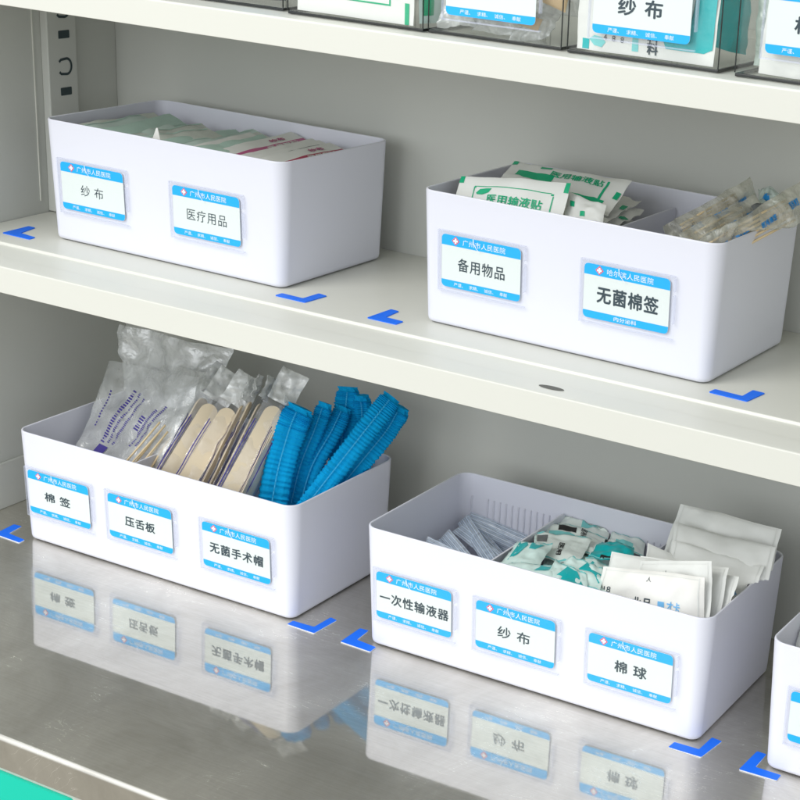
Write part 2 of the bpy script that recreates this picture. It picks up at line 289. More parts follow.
# ------------------------------------------------------------------ storage trays
def tray(name, label, x, y, w, d, yaw, z, ribs=(), dividers=(), H=0.1241, T=0.0045):
    root = thing(name, label, 'storage box', (x, y, z), yaw, 'white plastic storage boxes on the shelves')
    mb = MB(); n = 7; R0 = 0.0145; th = 0.0026
    prof = [(T+0.012, 0.0014), (T+0.0035, 0.0012), (T+0.0022, 0.0016), (T+0.0006, 0.0032), (T, 0.006), (0.0, H-0.0012), (0.0004, H-0.0003), (0.0010, H), (0.0018, H-0.0001), (th, H-0.0010),
            (th+T-0.0003, 0.008), (th+T+0.003, 0.0042), (th+T+0.012, 0.004)]
    rings = []
    for ins, zz in prof:
        rings.append([(px_, py_, zz) for px_, py_ in rrect(ins, ins, w-ins, d-ins, max(0.004, R0-ins*0.9), n)])
    k = len(rings[0]); vs = [p for r in rings for p in r]; fs = []
    for i in range(len(rings)-1):
        for j in range(k): fs.append((i*k+j, i*k+(j+1) % k, (i+1)*k+(j+1) % k, (i+1)*k+j))
    fs.append(tuple(range(k))[::-1]); fs.append(tuple((len(rings)-1)*k+j for j in range(k)))
    mb.add(vs, fs, 'tray')
    for rx in ribs:                                            # guide ribs moulded inside front and back wall
        for face in (0, 1):
            a = 0.0011
            def rp(dx_, off, z_):
                e = th+T*(1-z_/H)+off
                return (rx+dx_, (d-e) if face else e, z_)
            mb.add([rp(-a, -0.0004, 0.012), rp(-a*0.5, 0.002, 0.012), rp(a*0.5, 0.002, 0.012), rp(a, -0.0004, 0.012),
                    rp(-a, -0.0004, 0.101), rp(-a*0.5, 0.0016, 0.099), rp(a*0.5, 0.0016, 0.099), rp(a, -0.0004, 0.101)],
                   [(0,1,5,4), (1,2,6,5), (2,3,7,6), (4,5,6,7)], 'tray')
    b = mb.build('box_body', root, smooth=True)
    mod = b.modifiers.new('n', 'WEIGHTED_NORMAL'); mod.weight = 80
    for dx in dividers:
        db = MB(); e = th+T*0.55
        poly = [(e+0.0035, 0.0045), (d-e-0.0035, 0.0045), (d-e-0.0004, 0.105), (d-e-0.002, 0.108), (e+0.002, 0.108), (e+0.0004, 0.105)]
        db.prism(poly, lambda u, v, t: (dx+t, u, v), -0.0009, 0.0009, 'tray'); db.build('divider', root)
    return root

def liftY(p, e): return (p[0], p[1]-e, p[2])

def label_card(parent, cx, cz, main, fn=None, header='广州市人民医院', footer=('严谨', '求精', '诚信', '奉献'), width=None, frame_right=True, big=1.0, bold=0.028, fc=4):
    """holder + card; fn(u,v,n)->local 3D, u right, v up from card's lower left corner, n out of the wall"""
    W, Hh = 0.0835, 0.0485
    if fn is None: fn = lambda u, v, t: (cx+u, -0.0005-t + 0.0045*(1-(cz+v)/0.1241), cz+v)
    hb = MB()
    hb.prism(rrect(-0.0035, -0.0045, W+0.0055, Hh+0.0035, 0.0025, 4), fn, 0.0001, 0.0008, 'clear')        # back plate
    hb.prism(rrect(-0.003, -0.004, W+0.005, Hh+0.003, 0.002, 4), fn, 0.0026, 0.0031, 'clear')               # front pane
    hb.prism(rrect(-0.0035, -0.0045, -0.0024, Hh+0.0035, 0.0005), fn, 0.0009, 0.0033, 'clear_edge')
    hb.prism(rrect(-0.0022, -0.0045, W+0.0052, -0.0034, 0.0005), fn, 0.0009, 0.0033, 'clear_edge')
    hb.prism(rrect(-0.0022, Hh+0.0026, W+0.0052, Hh+0.0035, 0.0004), fn, 0.0009, 0.0033, 'clear_edge')
    hb.prism(rrect(W+0.0040, 0.010, W+0.0055, Hh-0.013, 0.0006), fn, 0.0009, 0.0040, 'clear_edge')
    hb.prism(rrect(W+0.0040, Hh-0.010, W+0.0055, Hh+0.001, 0.0006), fn, 0.0009, 0.0040, 'clear_edge')
    # finger notch: a fine white curve across the header
    c = [(0.034+0.0055*math.sin(a)*0.35, Hh-0.0005-0.0012*0-0.0105*(a/1.7)) for a in [i*0.17 for i in range(11)]]
    c = [(0.0345+0.0000+0.007*(i/10)**2.2, Hh+0.0005-0.0115*(i/10)) for i in range(11)]
    poly = [(u-0.0003, v) for u, v in c]+[(u+0.0004, v) for u, v in c[::-1]]
    for i in range(10):
        a, b_, c_, d_ = (c[i][0]-0.0003, c[i][1]), (c[i][0]+0.0004, c[i][1]), (c[i+1][0]+0.0004, c[i+1][1]), (c[i+1][0]-0.0003, c[i+1][1])
        hb.add([fn(*q, 0.0033) for q in (a, b_, c_, d_)], [(0,1,2,3)], 'ink_white')
    h = hb.build('label_holder', parent)
    cb = MB()
    cb.prism(rrect(0, 0, W, Hh, 0.004, 4), fn, 0.0011, 0.0016, 'card')
    t1 = 0.00175; t2 = 0.0019
    if header is not None:
        p = rrect(0, Hh-0.0098, W, Hh, 0.004, 4, (0,0,1,1)); cb.add([fn(u, v, t1) for u, v in p], [tuple(range(len(p)))], 'cyan')
        put_text(cb, header, lambda u, v: fn(u, v, t2), 0.0225, Hh-0.0078, 0.0675, Hh-0.0022, 'ink_white', 0.0, 1.04, liftY)
        ex, ez, e = 0.0150, Hh-0.0049, 0.0041
        cb.add([fn(ex-e, ez, t2), fn(ex, ez-e, t2), fn(ex+e, ez, t2), fn(ex, ez+e, t2)], [(0,1,2,3)], 'red')
        for a, b_ in ((0.0024, 0.0009), (0.0009, 0.0024)):
            cb.add([fn(ex-a, ez-b_, t2+0.00012*(1+(a > b_))), fn(ex+a, ez-b_, t2+0.00012*(1+(a > b_))), fn(ex+a, ez+b_, t2+0.00012*(1+(a > b_))), fn(ex-a, ez+b_, t2+0.00012*(1+(a > b_)))], [(0,1,2,3)], 'ink_white')
    p = rrect(0, 0, W, 0.0066, 0.004, 4, (1,1,0,0)); cb.add([fn(u, v, t1) for u, v in p], [tuple(range(len(p)))], 'cyan')
    if isinstance(footer, str):
        put_text(cb, footer, lambda u, v: fn(u, v, t2), 0.031, 0.0016, 0.053, 0.0054, 'ink_white', 0.02, 1.05, liftY)
    else:
        for i, s_ in enumerate(footer):
            u0 = 0.0135+i*0.0163
            put_text(cb, s_+('、' if i < 3 and fc == 4 else ''), lambda u, v: fn(u, v, t2), u0, 0.0017, u0+(0.0098 if i < 3 and fc == 4 else 0.0078), 0.0051, 'ink_white', 0.0)
    if main:
        u0, u1, hh, sp = main[1], main[2], main[3], main[4]
        put_text(cb, main[0], lambda u, v: fn(u, v, t1), u0, 0.0225-hh/2, u1, 0.0225+hh/2, 'ink', bold*1.3, sp, liftY)
    cb.build('label_card', h)
    return h

RB = [0.014+i*0.0072+ (0.012 if i else 0) for i in range(13)] + [0.150+i*0.0072 for i in range(18)] + [0.30+i*0.0072 for i in range(6)]
RC = [0.014, 0.034]+[0.045+i*0.0072 for i in range(10)]+[0.178+i*0.0072 for i in range(14)]
Z2 = 0.318924
A = tray('storage_box', 'white box holding swabs, tongue depressors and blue caps, at the left on the steel counter', -0.466384, 0.02032, 0.359963, 0.173405, 0.004109, 0, RB, (0.1335, 0.2560))
B = tray('storage_box', 'white box with infusion sets, gauze and cotton balls, in the middle of the steel counter', -0.028993, 0.027482, 0.36, 0.178129, 0.015, 0, RB, (0.1225, 0.2400))
Cc = tray('storage_box', 'white box of pale green and pink gauze packets, left on the middle shelf', -0.461543, 0.07425, 0.306502, 0.171587, -0.015659, Z2, RC, ())
D = tray('storage_box', 'white box of green printed plasters and sterile swab bags, right on the middle shelf', -0.003538, 0.071444, 0.300373, 0.170186, -0.020519, Z2, RC, (0.1735,))
E_ = tray('storage_box', 'white box cut off by the right edge of the photo, standing on the steel counter', 0.387256, 0.030189, 0.36, 0.187, 0.001333, 0, RB, (0.122,))
label_card(A, 0.0150, 0.0350, ('棉 签', 0.022, 0.057, 0.0100, 1.1))
label_card(A, 0.1250, 0.0355, ('压舌板', 0.022, 0.061, 0.0105, 1.1))
label_card(A, 0.2480, 0.0350, ('无菌手术帽', 0.009, 0.075, 0.0110, 1.15))
label_card(B, 0.0165, 0.0335, ('一次性输液器', 0.004, 0.0805, 0.0112, 1.12))
label_card(B, 0.1270, 0.0335, ('纱 布', 0.0235, 0.0575, 0.0115, 1.1), bold=0.015)
label_card(B, 0.2450, 0.0335, ('棉 球', 0.027, 0.0585, 0.0115, 1.1))
label_card(Cc, 0.0235, 0.0355, ('纱 布', 0.026, 0.056, 0.0110, 1.1), bold=0.0)
label_card(Cc, 0.1710, 0.0345, ('医疗用品', 0.0175, 0.067, 0.0115, 1.12), bold=0.004)
label_card(D, 0.0258, 0.0390, ('备用物品', 0.0175, 0.067, 0.0120, 1.12), bold=0.012)
label_card(D, 0.1738, 0.0390, ('无菌棉签', 0.0135, 0.073, 0.0145, 1.1), header='哈尔滨人民医院', footer='内分泌科', bold=0.032)
label_card(E_, 0.0250, 0.0355, ('输液贴', 0.02, 0.062, 0.0110, 1.1))

# ------------------------------------------------------------------ cabinet
cab = thing('storage_cabinet', 'cream metal medical cabinet with open shelves above a stainless steel counter and teal drawer', 'cabinet')
XW = -0.5453; YB = 0.2716; XR = 1.25
def prof_x(name, poly, x0, x1, mname, parent=cab, bevel=0.0012):
    b = MB(); b.prism(poly, lambda u, v, t: (t, u, v), x0, x1, mname); return b.build(name, parent, bevel=bevel)
# middle shelf with a shallow stepped rim and folded front lip
prof_x('shelf', [(-0.0307, Z2-0.0280), (-0.0307, Z2-0.0018), (-0.0290, Z2-0.0010), (-0.0030, Z2-0.0010), (-0.0015, Z2-0.0042), (0.0328, Z2-0.0026), (0.0342, Z2), (YB-0.0005, Z2), (YB-0.0005, Z2-0.004), (-0.0260, Z2-0.0045), (-0.0260, Z2-0.0280)], XW+0.001, XR, 'paint', bevel=0.0006)
ZT = 0.591726
sh2 = prof_x('shelf', [(-0.0307, ZT-0.0243), (-0.0307, ZT-0.0012), (-0.0295, ZT), (YB-0.0005, ZT), (YB-0.0005, ZT-0.004), (-0.0260, ZT-0.0045), (-0.0260, ZT-0.0243)], XW+0.001, XR, 'paint', bevel=0.0006)
hb = MB(); cx, cy = 0.1894, -0.0142
pts = [(cx+0.0120*math.cos(a)*(1 if abs(math.cos(a)) < 2 else 1), cy+0.0042*math.sin(a)) for a in [i*math.pi/10 for i in range(20)]]
hb.add([(u, v, Z2-0.0007) for u, v in pts], [tuple(range(20))], 'slot_shade'); hb.build('shelf_slot', cab)  # flat ellipse on the rim; the hole's shade is its grey colour
b = MB(); b.box((XW-0.02, YB, -0.04), (XR, YB+0.02, 1.0), 'wall'); b.build('back_panel', cab)
b = MB(); b.box((XW-0.02, -0.034, 0.0), (XW, YB, 1.0), 'wall'); b.box((XW, -0.02, 0.0), (XW+0.004, YB, 0.0530), 'wall'); b.build('side_panel', cab, bevel=0.0012)
b = MB(); b.box((XR, -0.034, 0.0), (XR+0.02, YB, 1.0), 'wall'); b.build('side_panel', cab)
b = MB(); b.box((XW-0.02, -0.034, 0.86), (XR, YB, 0.88), 'paint'); b.build('top_panel', cab)
b = MB(); b.box((XW, 0.1485, Z2+0.014), (XW+0.0012, 0.1496, ZT-0.02), 'paint'); b.build('panel_seam', cab)
# slotted upright
b = MB(); b.box((XW, 0.1600, Z2+0.001), (-0.5350, 0.2020, ZT-0.005), 'wall'); post = b.build('slotted_post', cab, bevel=0.0015)
for k in range(-3, 2):
    zc = 0.4482+0.060*k
    if zc > Z2+0.02 and zc < ZT-0.02:
        b = MB(); b.prism(rrect(0.1757, zc-0.0042, 0.1915, zc+0.0042, 0.001), lambda u, v, t: (-0.5350+t, u, v), -0.0005, 0.0003, 'hole_shade'); b.build('post_slot', post)  # no opening cut: dark shape on the face paints the slot's shade
    zc = 0.4745+0.060*k
    if zc > Z2+0.02 and zc < ZT-0.012:
        b = MB(); c = []
        for i in range(15):
            a = -math.pi/2+math.pi*i/14; c.append((0.1855+0.0070*math.cos(a), zc+0.0082*math.sin(a)))
        c = [(0.1750, zc-0.0052), (0.1775, zc-0.0075)]+c+[(0.1775, zc+0.0075), (0.1750, zc+0.0052)]
        nn = []
        for i, p in enumerate(c):
            q0 = c[max(0, i-1)]; q1 = c[min(len(c)-1, i+1)]; dx, dy = q1[0]-q0[0], q1[1]-q0[1]; L = math.hypot(dx, dy) or 1
            nn.append((-dy/L*0.0014, dx/L*0.0014))
        vs = [(-0.5347, p[0]+n_[0], p[1]+n_[1]) for p, n_ in zip(c, nn)]+[(-0.5347, p[0]-n_[0], p[1]-n_[1]) for p, n_ in zip(c, nn)]
        L = len(c); b.add(vs, [(i, i+1, L+i+1, L+i) for i in range(L-1)], 'hole_shade'); b.build('post_slot', post)  # hooked slot likewise painted as a dark strip, not cut
# steel counter: bull-nosed front
pr = [(YB, 0.0)]
YS = -0.2883
for i in range(7):
    a = math.pi/2*i/6; pr.append((YS+0.004-0.004*math.sin(a), -0.004+0.004*math.cos(a)))
pr += [(YS, -0.0305), (YS+0.004, -0.0305), (YS+0.006, -0.012), (YB, -0.012)]
b = MB(); b.prism(pr, lambda u, v, t: (t, u, v), XW-0.06, XR+0.1, 'steel'); ct = b.build('counter_top', cab, smooth=True)
ct.data.polygons.foreach_set('use_smooth', [False]*len(ct.data.polygons)); 
for p in ct.data.polygons:
    if 0.05 < abs(p.normal.z) < 0.999 and p.center.y < YS+0.006: p.use_smooth = True
b = MB(); b.box((XW-0.06, YS+0.0045, -0.75), (XR+0.1, YS+0.02, -0.0308), 'paint'); b.build('base_panel', cab)
# teal drawer
q = at(70, 800, y=YS+0.002); q0 = at(0, 771.5, y=YS+0.002)
dr = MB(); dr.prism(rrect(-0.53, -0.30, q.x+0.002, q0.z, 0.004, 4), lambda u, v, t: (u, YS+0.0045-t, v), 0.0002, 0.0035, 'teal_panel'); dr.build('drawer_front', cab, bevel=0.0008)

# ------------------------------------------------------------------ blue corner marks
marks = [
 ('beside the left side of the box of pale green packets', Z2, [(-0.509, 0.0590), (-0.5104, 0.0966), (-0.5010, 0.0966), (-0.495, 0.0702), (-0.4710, 0.0669), (-0.4700, 0.0576)]),
 ('at the right front corner of the box of pale green packets', Z2, [(-0.1529, 0.0546), (-0.1171, 0.0538), (-0.1148, 0.0845), (-0.1258, 0.0865), (-0.1268, 0.0634), (-0.1523, 0.0643)]),
 ('at the left front corner of the box of printed plasters', Z2, [(-0.0436, 0.0500), (-0.0427, 0.0868), (-0.0332, 0.0862), (-0.0315, 0.0622), (-0.0111, 0.0613), (-0.0112, 0.0497)]),
 ('at the right front corner of the box of printed plasters', Z2, [(0.3011, 0.0560), (0.337, 0.0542), (0.3406, 0.0833), (0.3290, 0.0842), (0.3283, 0.0640), (0.3022, 0.0659)]),
 ('at the left front corner of the box of swabs and caps', 0, [(-0.4964, 0.0115), (-0.4994, 0.0418), (-0.4887, 0.0428), (-0.4856, 0.0214), (-0.4597, 0.0185), (-0.4591, 0.0100)]),
 ('at the right front corner of the box of swabs and caps', 0, [(-0.1114, 0.0184), (-0.0782, 0.0178), (-0.0771, 0.0535), (-0.0860, 0.0552), (-0.0866, 0.0290), (-0.1114, 0.0279)]),
 ('left of the box of gauze and cotton balls', 0, [(-0.0468, 0.0180), (-0.0484, 0.0522), (-0.0385, 0.0531), (-0.0362, 0.0305), (-0.0120, 0.028), (-0.0112, 0.017)]),
 ('right of the box of gauze and cotton balls', 0, [(0.3079, 0.0177), (0.3397, 0.0186), (0.3434, 0.0544), (0.3330, 0.0553), (0.3323, 0.0300), (0.3084, 0.0290)]),
 ('left of the box cut off by the photo edge', 0, [(0.376, 0.0185), (0.3767, 0.0561), (0.3860, 0.0559), (0.3865, 0.0305), (0.4107, 0.0304), (0.411, 0.0200)]),
]
def round_poly(p, r=0.0014, n=3):
    out = []; N = len(p)
    for i in range(N):
        a, b_, c = Vector(p[i-1]), Vector(p[i]), Vector(p[(i+1) % N])
        e1 = (a-b_).normalized()*r; e2 = (c-b_).normalized()*r
        for k in range(n+1):
            t = k/n; out.append(tuple((b_+e1)*(1-t)**2+b_*2*t*(1-t)+(b_+e2)*t*t))
    return out
for lab, z, poly in marks:
    b = MB(); c = Vector((sum(p[0] for p in poly)/6, sum(p[1] for p in poly)/6))
    loc = [(p[0]-c.x, p[1]-c.y) for p in poly]
    b.prism(round_poly(loc), lambda u, v, t: (u, v, t), 0.0001, 0.0009, 'blue_tape', 'tape_edge' if z == 0 else 'blue_tape')
    o = b.build('corner_marker'); o.location = (c.x, c.y, z)
    tag(o, 'blue L-shaped sticker '+lab, 'floor marker', 'blue corner stickers marking the box places')

# ------------------------------------------------------------------ packets
def pouch(name, label, cat, P4, thick=0.006, mname='paper', seed=0, crumple=0.002, cf=45, bend=0.0, prints=(), nx=22, ny=22, group=None, edge_mat=None, zig=0.0, parent=None, power=0.45, back=None):
    """P4 = BL, BR, TR, TL seen from the front"""
    BL, BR, TR, TL = [Vector(p) for p in P4]
    org = (BL+BR+TR+TL)/4
    nrm = ((BR-BL).cross(TL-BL)).normalized()
    sv = Vector((seed*7.31, seed*3.17, seed*1.93))
    ax = (BR-BL).normalized(); ay = (TL-BL).normalized()
    def mid(u, v):
        p = (BL*(1-u)*(1-v)+BR*u*(1-v)+TR*u*v+TL*(1-u)*v)
        q = sv+Vector((u*(BR-BL).length, v*(TL-BL).length, 0))*cf
        e = noise.noise(q)*crumple + noise.noise(q*2.3)*crumple*0.5
        e -= abs(noise.noise(q*1.9+Vector((3, 3, 3))))*crumple*0.7 + abs(noise.noise(q*4.3))*crumple*0.25
        w1 = noise.noise(q*0.6+Vector((9, 0, 0)))*crumple*0.8; w2 = noise.noise(q*0.6+Vector((0, 9, 0)))*crumple*0.8
        z_ = zig*math.sin(u*90)*(0.5 if v > 0.97 or v < 0.03 else 0)
        return p + nrm*(e*1.6+bend*math.sin(math.pi*u)*1.0) + ax*w1 + ay*(w2+z_)
    def half(u, v):
        s = max(0.0, math.sin(math.pi*min(1, max(0, u)))*math.sin(math.pi*min(1, max(0, v))))**power
        q = sv*1.7+Vector((u*(BR-BL).length, v*(TL-BL).length, 5))*cf*0.9
        return 0.00018+thick*0.5*s*(1+0.45*noise.noise(q))
    front = lambda u, v, o=0.0: inside(mid(u, v)+nrm*(half(u, v)+o), -o)-org
    backf = lambda u, v: inside(mid(u, v)-nrm*half(u, v), 0.0003)-org
    mb = MB(); vs = []; fs = []
    for j in range(ny+1):
        for i in range(nx+1): vs.append(front(i/nx, j/ny))
    for j in range(ny):
        for i in range(nx): a = j*(nx+1)+i; fs.append((a, a+1, a+nx+2, a+nx+1))
    mb.add(vs, fs, mname)
    vb = [];  fb = []
    for j in range(ny+1):
        for i in range(nx+1): vb.append(backf(i/nx, j/ny))
    for f in fs: fb.append(f[::-1])
    mb.add(vb, fb, back or mname)
    # rim
    ring = [(i, 0) for i in range(nx)]+[(nx, j) for j in range(ny)]+[(i, ny) for i in range(nx, 0, -1)]+[(0, j) for j in range(ny, 0, -1)]
    rv = [front(i/nx, j/ny) for i, j in ring]+[backf(i/nx, j/ny) for i, j in ring]; L = len(ring)
    mb.add(rv, [(i, L+i, L+(i+1) % L, (i+1) % L) for i in range(L)], edge_mat or mname)
    for p in prints:
        kind = p[0]
        if kind == 'rect':
            _, u0, v0, u1, v1, mn = p[:6]; sl = p[6] if len(p) > 6 else 0
            a = max(2, int(abs(u1-u0)*nx*1.0)+1); c = max(1, int(abs(v1-v0)*ny*1.0)+1)
            vs = []; fs = []
            for j in range(c+1):
                for i in range(a+1):
                    uu = u0+(u1-u0)*i/a; vv = v0+(v1-v0)*j/c + sl*i/a; vs.append(front(min(.999, max(.001, uu)), min(.999, max(.001, vv)), 0.00035))
            for j in range(c):
                for i in range(a): k = j*(a+1)+i; fs.append((k, k+1, k+a+2, k+a+1))
            mb.add(vs, fs, mn)
        elif kind == 'text':
            _, s_, u0, v0, u1, v1, mn = p[:7]; bo = p[7] if len(p) > 7 else 0.02; rot = p[8] if len(p) > 8 else 0
            if rot: put_text(mb, s_, lambda u, v: front(u0+(u1-u0)*(v if rot == 1 else 1-v), v0+(v1-v0)*(1-u if rot == 1 else u), 0.0006), 0, 0, 1, 1, mn, bo, 1.0, lambda p, e: p+nrm*e)
            else: put_text(mb, s_, lambda u, v: front(u, v, 0.0006), u0, v0, u1, v1, mn, bo, 1.0, lambda p, e: p+nrm*e)
        elif kind == 'poly':
            _, pts, mn = p
            # fan from centre, subdivided
            cu = sum(q_[0] for q_ in pts)/len(pts); cv = sum(q_[1] for q_ in pts)/len(pts); N = len(pts); K = 4
            vs = [front(cu, cv, 0.0004)]; fs = []
            for r_ in range(1, K+1):
                for q_ in pts: vs.append(front(cu+(q_[0]-cu)*r_/K, cv+(q_[1]-cv)*r_/K, 0.0004))
            for i in range(N): fs.append((0, 1+i, 1+(i+1) % N))
            for r_ in range(K-1):
                for i in range(N): a = 1+r_*N; c = a+N; fs.append((a+i, c+i, c+(i+1) % N, a+(i+1) % N))
            mb.add(vs, fs, mn)
    o = mb.build(name, parent, smooth=True, fixn=False)
    o.location = org-(parent.location if parent is not None else Vector((0,0,0)))
    if parent is None and label: tag(o, label, cat, group)
    return o, (lambda u, v, off=0.0: front(u, v, off)+org)

def strip4(pa, pb, width, tilt=0.0):
    """four corners of a strip from pa to pb whose face looks towards the camera, turned by tilt about its length"""
    pa = Vector(pa); pb = Vector(pb); d = (pb-pa).normalized(); wv = d.cross((CAM-(pa+pb)/2).normalized()).normalized()
    wv = -wv if wv.dot(RT) < 0 else wv
    wv = Matrix.Rotation(tilt, 3, d) @ wv
    if wv.dot(RT) < 0 and abs(tilt) < 1.2: wv = -wv
    h = wv*width/2
    return [pa-h, pa+h, pb+h, pb-h]

# --- box A, compartment 1: swab bags
CUR[0] = 'A'
def quv(Q, p):
    u = v = 0.5
    for _ in range(12):
        f = [Q[0][k]*(1-u)*(1-v)+Q[1][k]*u*(1-v)+Q[2][k]*u*v+Q[3][k]*(1-u)*v-p[k] for k in (0, 1)]
        fu = [(Q[1][k]-Q[0][k])*(1-v)+(Q[2][k]-Q[3][k])*v for k in (0, 1)]; fv = [(Q[3][k]-Q[0][k])*(1-u)+(Q[2][k]-Q[1][k])*u for k in (0, 1)]
        det = fu[0]*fv[1]-fu[1]*fv[0]; u -= (f[0]*fv[1]-f[1]*fv[0])/det; v -= (fu[0]*f[1]-fu[1]*f[0])/det
    return u, v
Q = [(52, 505), (148, 522), (200, 378), (110, 361)]
q4 = [at(*Q[0], y=0.050), at(*Q[1], y=0.050), at(*Q[2], y=0.135), at(*Q[3], y=0.150)]
rnd = random.Random(4)
lines = []
for (p0, p1, n, ww) in [((96, 426), (116, 391), 13, 2.2), ((103, 443), (139, 393), 22, 4.6), ((109, 444), (145, 396), 30, 2.2), ((114, 446), (148, 402), 30, 2.2), ((139, 433), (149, 419), 6, 5), ((132, 449), (160, 412), 26, 2.4), ((138, 449), (168, 408), 26, 2.0)]:
    dx, dy = p1[0]-p0[0], p1[1]-p0[1]; L = math.hypot(dx, dy); nx_, ny_ = -dy/L, dx/L
    for i in range(n):
        a = i/n; e = a+(0.6 if rnd.random() > .1 else .25)/n; hw = ww/2*(0.7+0.3*rnd.random())
        c = [(p0[0]+dx*a-nx_*hw, p0[1]+dy*a-ny_*hw), (p0[0]+dx*a+nx_*hw, p0[1]+dy*a+ny_*hw), (p0[0]+dx*e+nx_*hw, p0[1]+dy*e+ny_*hw), (p0[0]+dx*e-nx_*hw, p0[1]+dy*e-ny_*hw)]
        lines.append(('poly', [quv(Q, q_) for q_ in c], 'purple'))
lines.append(('poly', [quv(Q, q_) for q_ in ((95, 452), (101, 445), (110, 449), (104, 456))], 'purple'))
swab, S = pouch('swab_bag', 'clear printed bag of cotton swabs with purple lettering, frontmost at left in the box', 'swab bag', q4, 0.010, 'film_front', 3, 0.003, 30, prints=lines, nx=26, ny=30)
tilt_dir = (at(172, 425, y=0.11)-at(118, 478, y=0.075))
for i in range(11):
    p0 = at(100+i*5.0, 492+i*1.5, y=0.048+0.003*(i % 3)); p1 = at(160+i*1.3+4*(i % 2), 422+i*3.2, y=0.096+0.003*(i % 3))
    mbx = MB(); d = (p1-p0).normalized(); a1 = d.cross(Vector((0,0,1))).normalized(); a2 = d.cross(a1)
    for (s0, s1, r, mn) in ((p0, p1, 0.0011, 'swab_wood'),):
        K = 8; vs = []
        for e in (s0, s1):
            for k in range(K): t = 2*math.pi*k/K; vs.append(e+(a1*math.cos(t)+a2*math.sin(t))*r-swab.location)
        mbx.add(vs, [(k, (k+1) % K, K+(k+1) % K, K+k) for k in range(K)]+[tuple(range(K)), tuple(range(K, 2*K))], mn)
    K = 8; vs = []; prof = [(0, 0.001), (0.002, 0.0022), (0.006, 0.0026), (0.011, 0.0021), (0.014, 0.0011)]
    for (t_, r) in prof:
        for k in range(K): t = 2*math.pi*k/K; vs.append(p0-d*t_+(a1*math.cos(t)+a2*math.sin(t))*r-swab.location)
    mbx.add(vs, [(j*K+k, j*K+(k+1) % K, (j+1)*K+(k+1) % K, (j+1)*K+k) for j in range(4) for k in range(K)], 'cotton')
    mbx.build('cotton_swab', swab, smooth=True)
q4 = [at(128, 450, y=0.165), at(205, 470, y=0.160), at(226, 349, y=0.178), at(121, 322, y=0.183)]
pouch('swab_bag', 'tall crinkled clear plastic bag standing behind the printed swab bag', 'swab bag', q4, 0.012, 'film', 8, 0.006, 26, nx=30, ny=34)
q4 = [at(160, 500, y=0.075), at(190, 500, y=0.07), at(217, 372, y=0.150), at(168, 365, y=0.160)]
pouch('swab_bag', 'clear wrinkled bag with a wooden stick, between swab bag and tongue depressors', 'swab bag', q4, 0.010, 'film', 5, 0.004, 30, nx=20, ny=30)

# --- tongue depressors
def depressor(label, pxA, yA, pxB, yB, tilt=0.0, sleeve=0.030, top=0.040, bottom=0.5, marks_=True, seed=0, wood=0.0185):
    a = at(*pxA, y=yA); b_ = at(*pxB, y=yB); d = (b_-a).normalized(); a2 = a-d*min((b_-a).length*1.0, (a.y-0.036)/max(0.05, d.y), (a.z-0.012)/max(0.05, d.z))
    root = thing('wrapped_tongue_depressor', label, 'tongue depressor', (a2+b_)/2, 0, 'wrapped wooden tongue depressors')
    c = root.location
    L4 = strip4(a2, b_, wood, tilt)
    U = (L4[1]-L4[0]).normalized(); N = U.cross(d).normalized()
    if N.dot(CAM-b_) < 0: N = -N
    Ln = (b_-a2).length; r = wood/2; pts = []
    for i in range(11): t = math.pi*i/10; pts.append((r*math.cos(t), Ln/2-r+r*math.sin(t)))
    for i in range(11): t = math.pi+math.pi*i/10; pts.append((r*math.cos(t), -Ln/2+r+r*math.sin(t)))
    mb = MB(); mb.prism(pts, lambda u, v, t: U*u+d*v+N*t, -0.0008, 0.0008, 'wood'); mb.build('wooden_stick', root, bevel=0.0004)
    s4 = strip4(a2-d*0.008, b_+d*0.004, sleeve, tilt); 
    pr = []
    if marks_:
        for e in (0.035, 0.93):
            pr.append(('rect', e, 0.02, e+0.035, 0.80, 'purple'))
        pr.append(('rect', 0.12, 0.02, 0.14, 0.78, 'purple'))
    o, _ = pouch('paper_sleeve', None, None, s4, 0.0035, 'sleeve', seed, 0.0014, 40, prints=pr, nx=12, ny=40, parent=root)
    pouch('sleeve_end', None, None, strip4(b_+d*0.0045, b_+d*top, sleeve, tilt), 0.003, 'film', seed+50, 0.0035, 60, nx=12, ny=16, parent=root)
    return root
depressor('wooden tongue depressor in a clear sleeve, leftmost of the row beside the divider', (166, 468), 0.060, (205, 399), 0.112, 0.9, seed=11)
depressor('wide-faced wooden tongue depressor nearest the swab bag, its round tip showing', (171, 472), 0.052, (213, 405), 0.103, 0.1, seed=12)
depressor('second wide-faced wooden tongue depressor from the left, its round tip showing', (189, 478), 0.050, (231, 409), 0.100, 0.1, seed=13)
for k, (a, b_, t) in enumerate([((204, 483), (243, 406), 1.2), ((211, 485), (251, 402), 1.3), ((219, 487), (261, 404), 1.15), ]):
    depressor('edge-on sleeved tongue depressor with purple stripes, '+['left of the other edge-on ones', 'second of the edge-on ones', 'third of the edge-on ones', 'last before the bare face'][k], a, 0.055+0.002*k, b_, 0.112, t, seed=20+k, wood=0.012, top=0.03)
depressor('wide-faced wooden tongue depressor nearest the blue caps', (232, 489), 0.044, (277, 407), 0.100, 0.12, seed=14, wood=0.0195)
depressor('edge-on sleeved tongue depressor just behind the one nearest the blue caps', (252, 483), 0.062, (287, 411), 0.112, 1.0, seed=15, top=0.012)

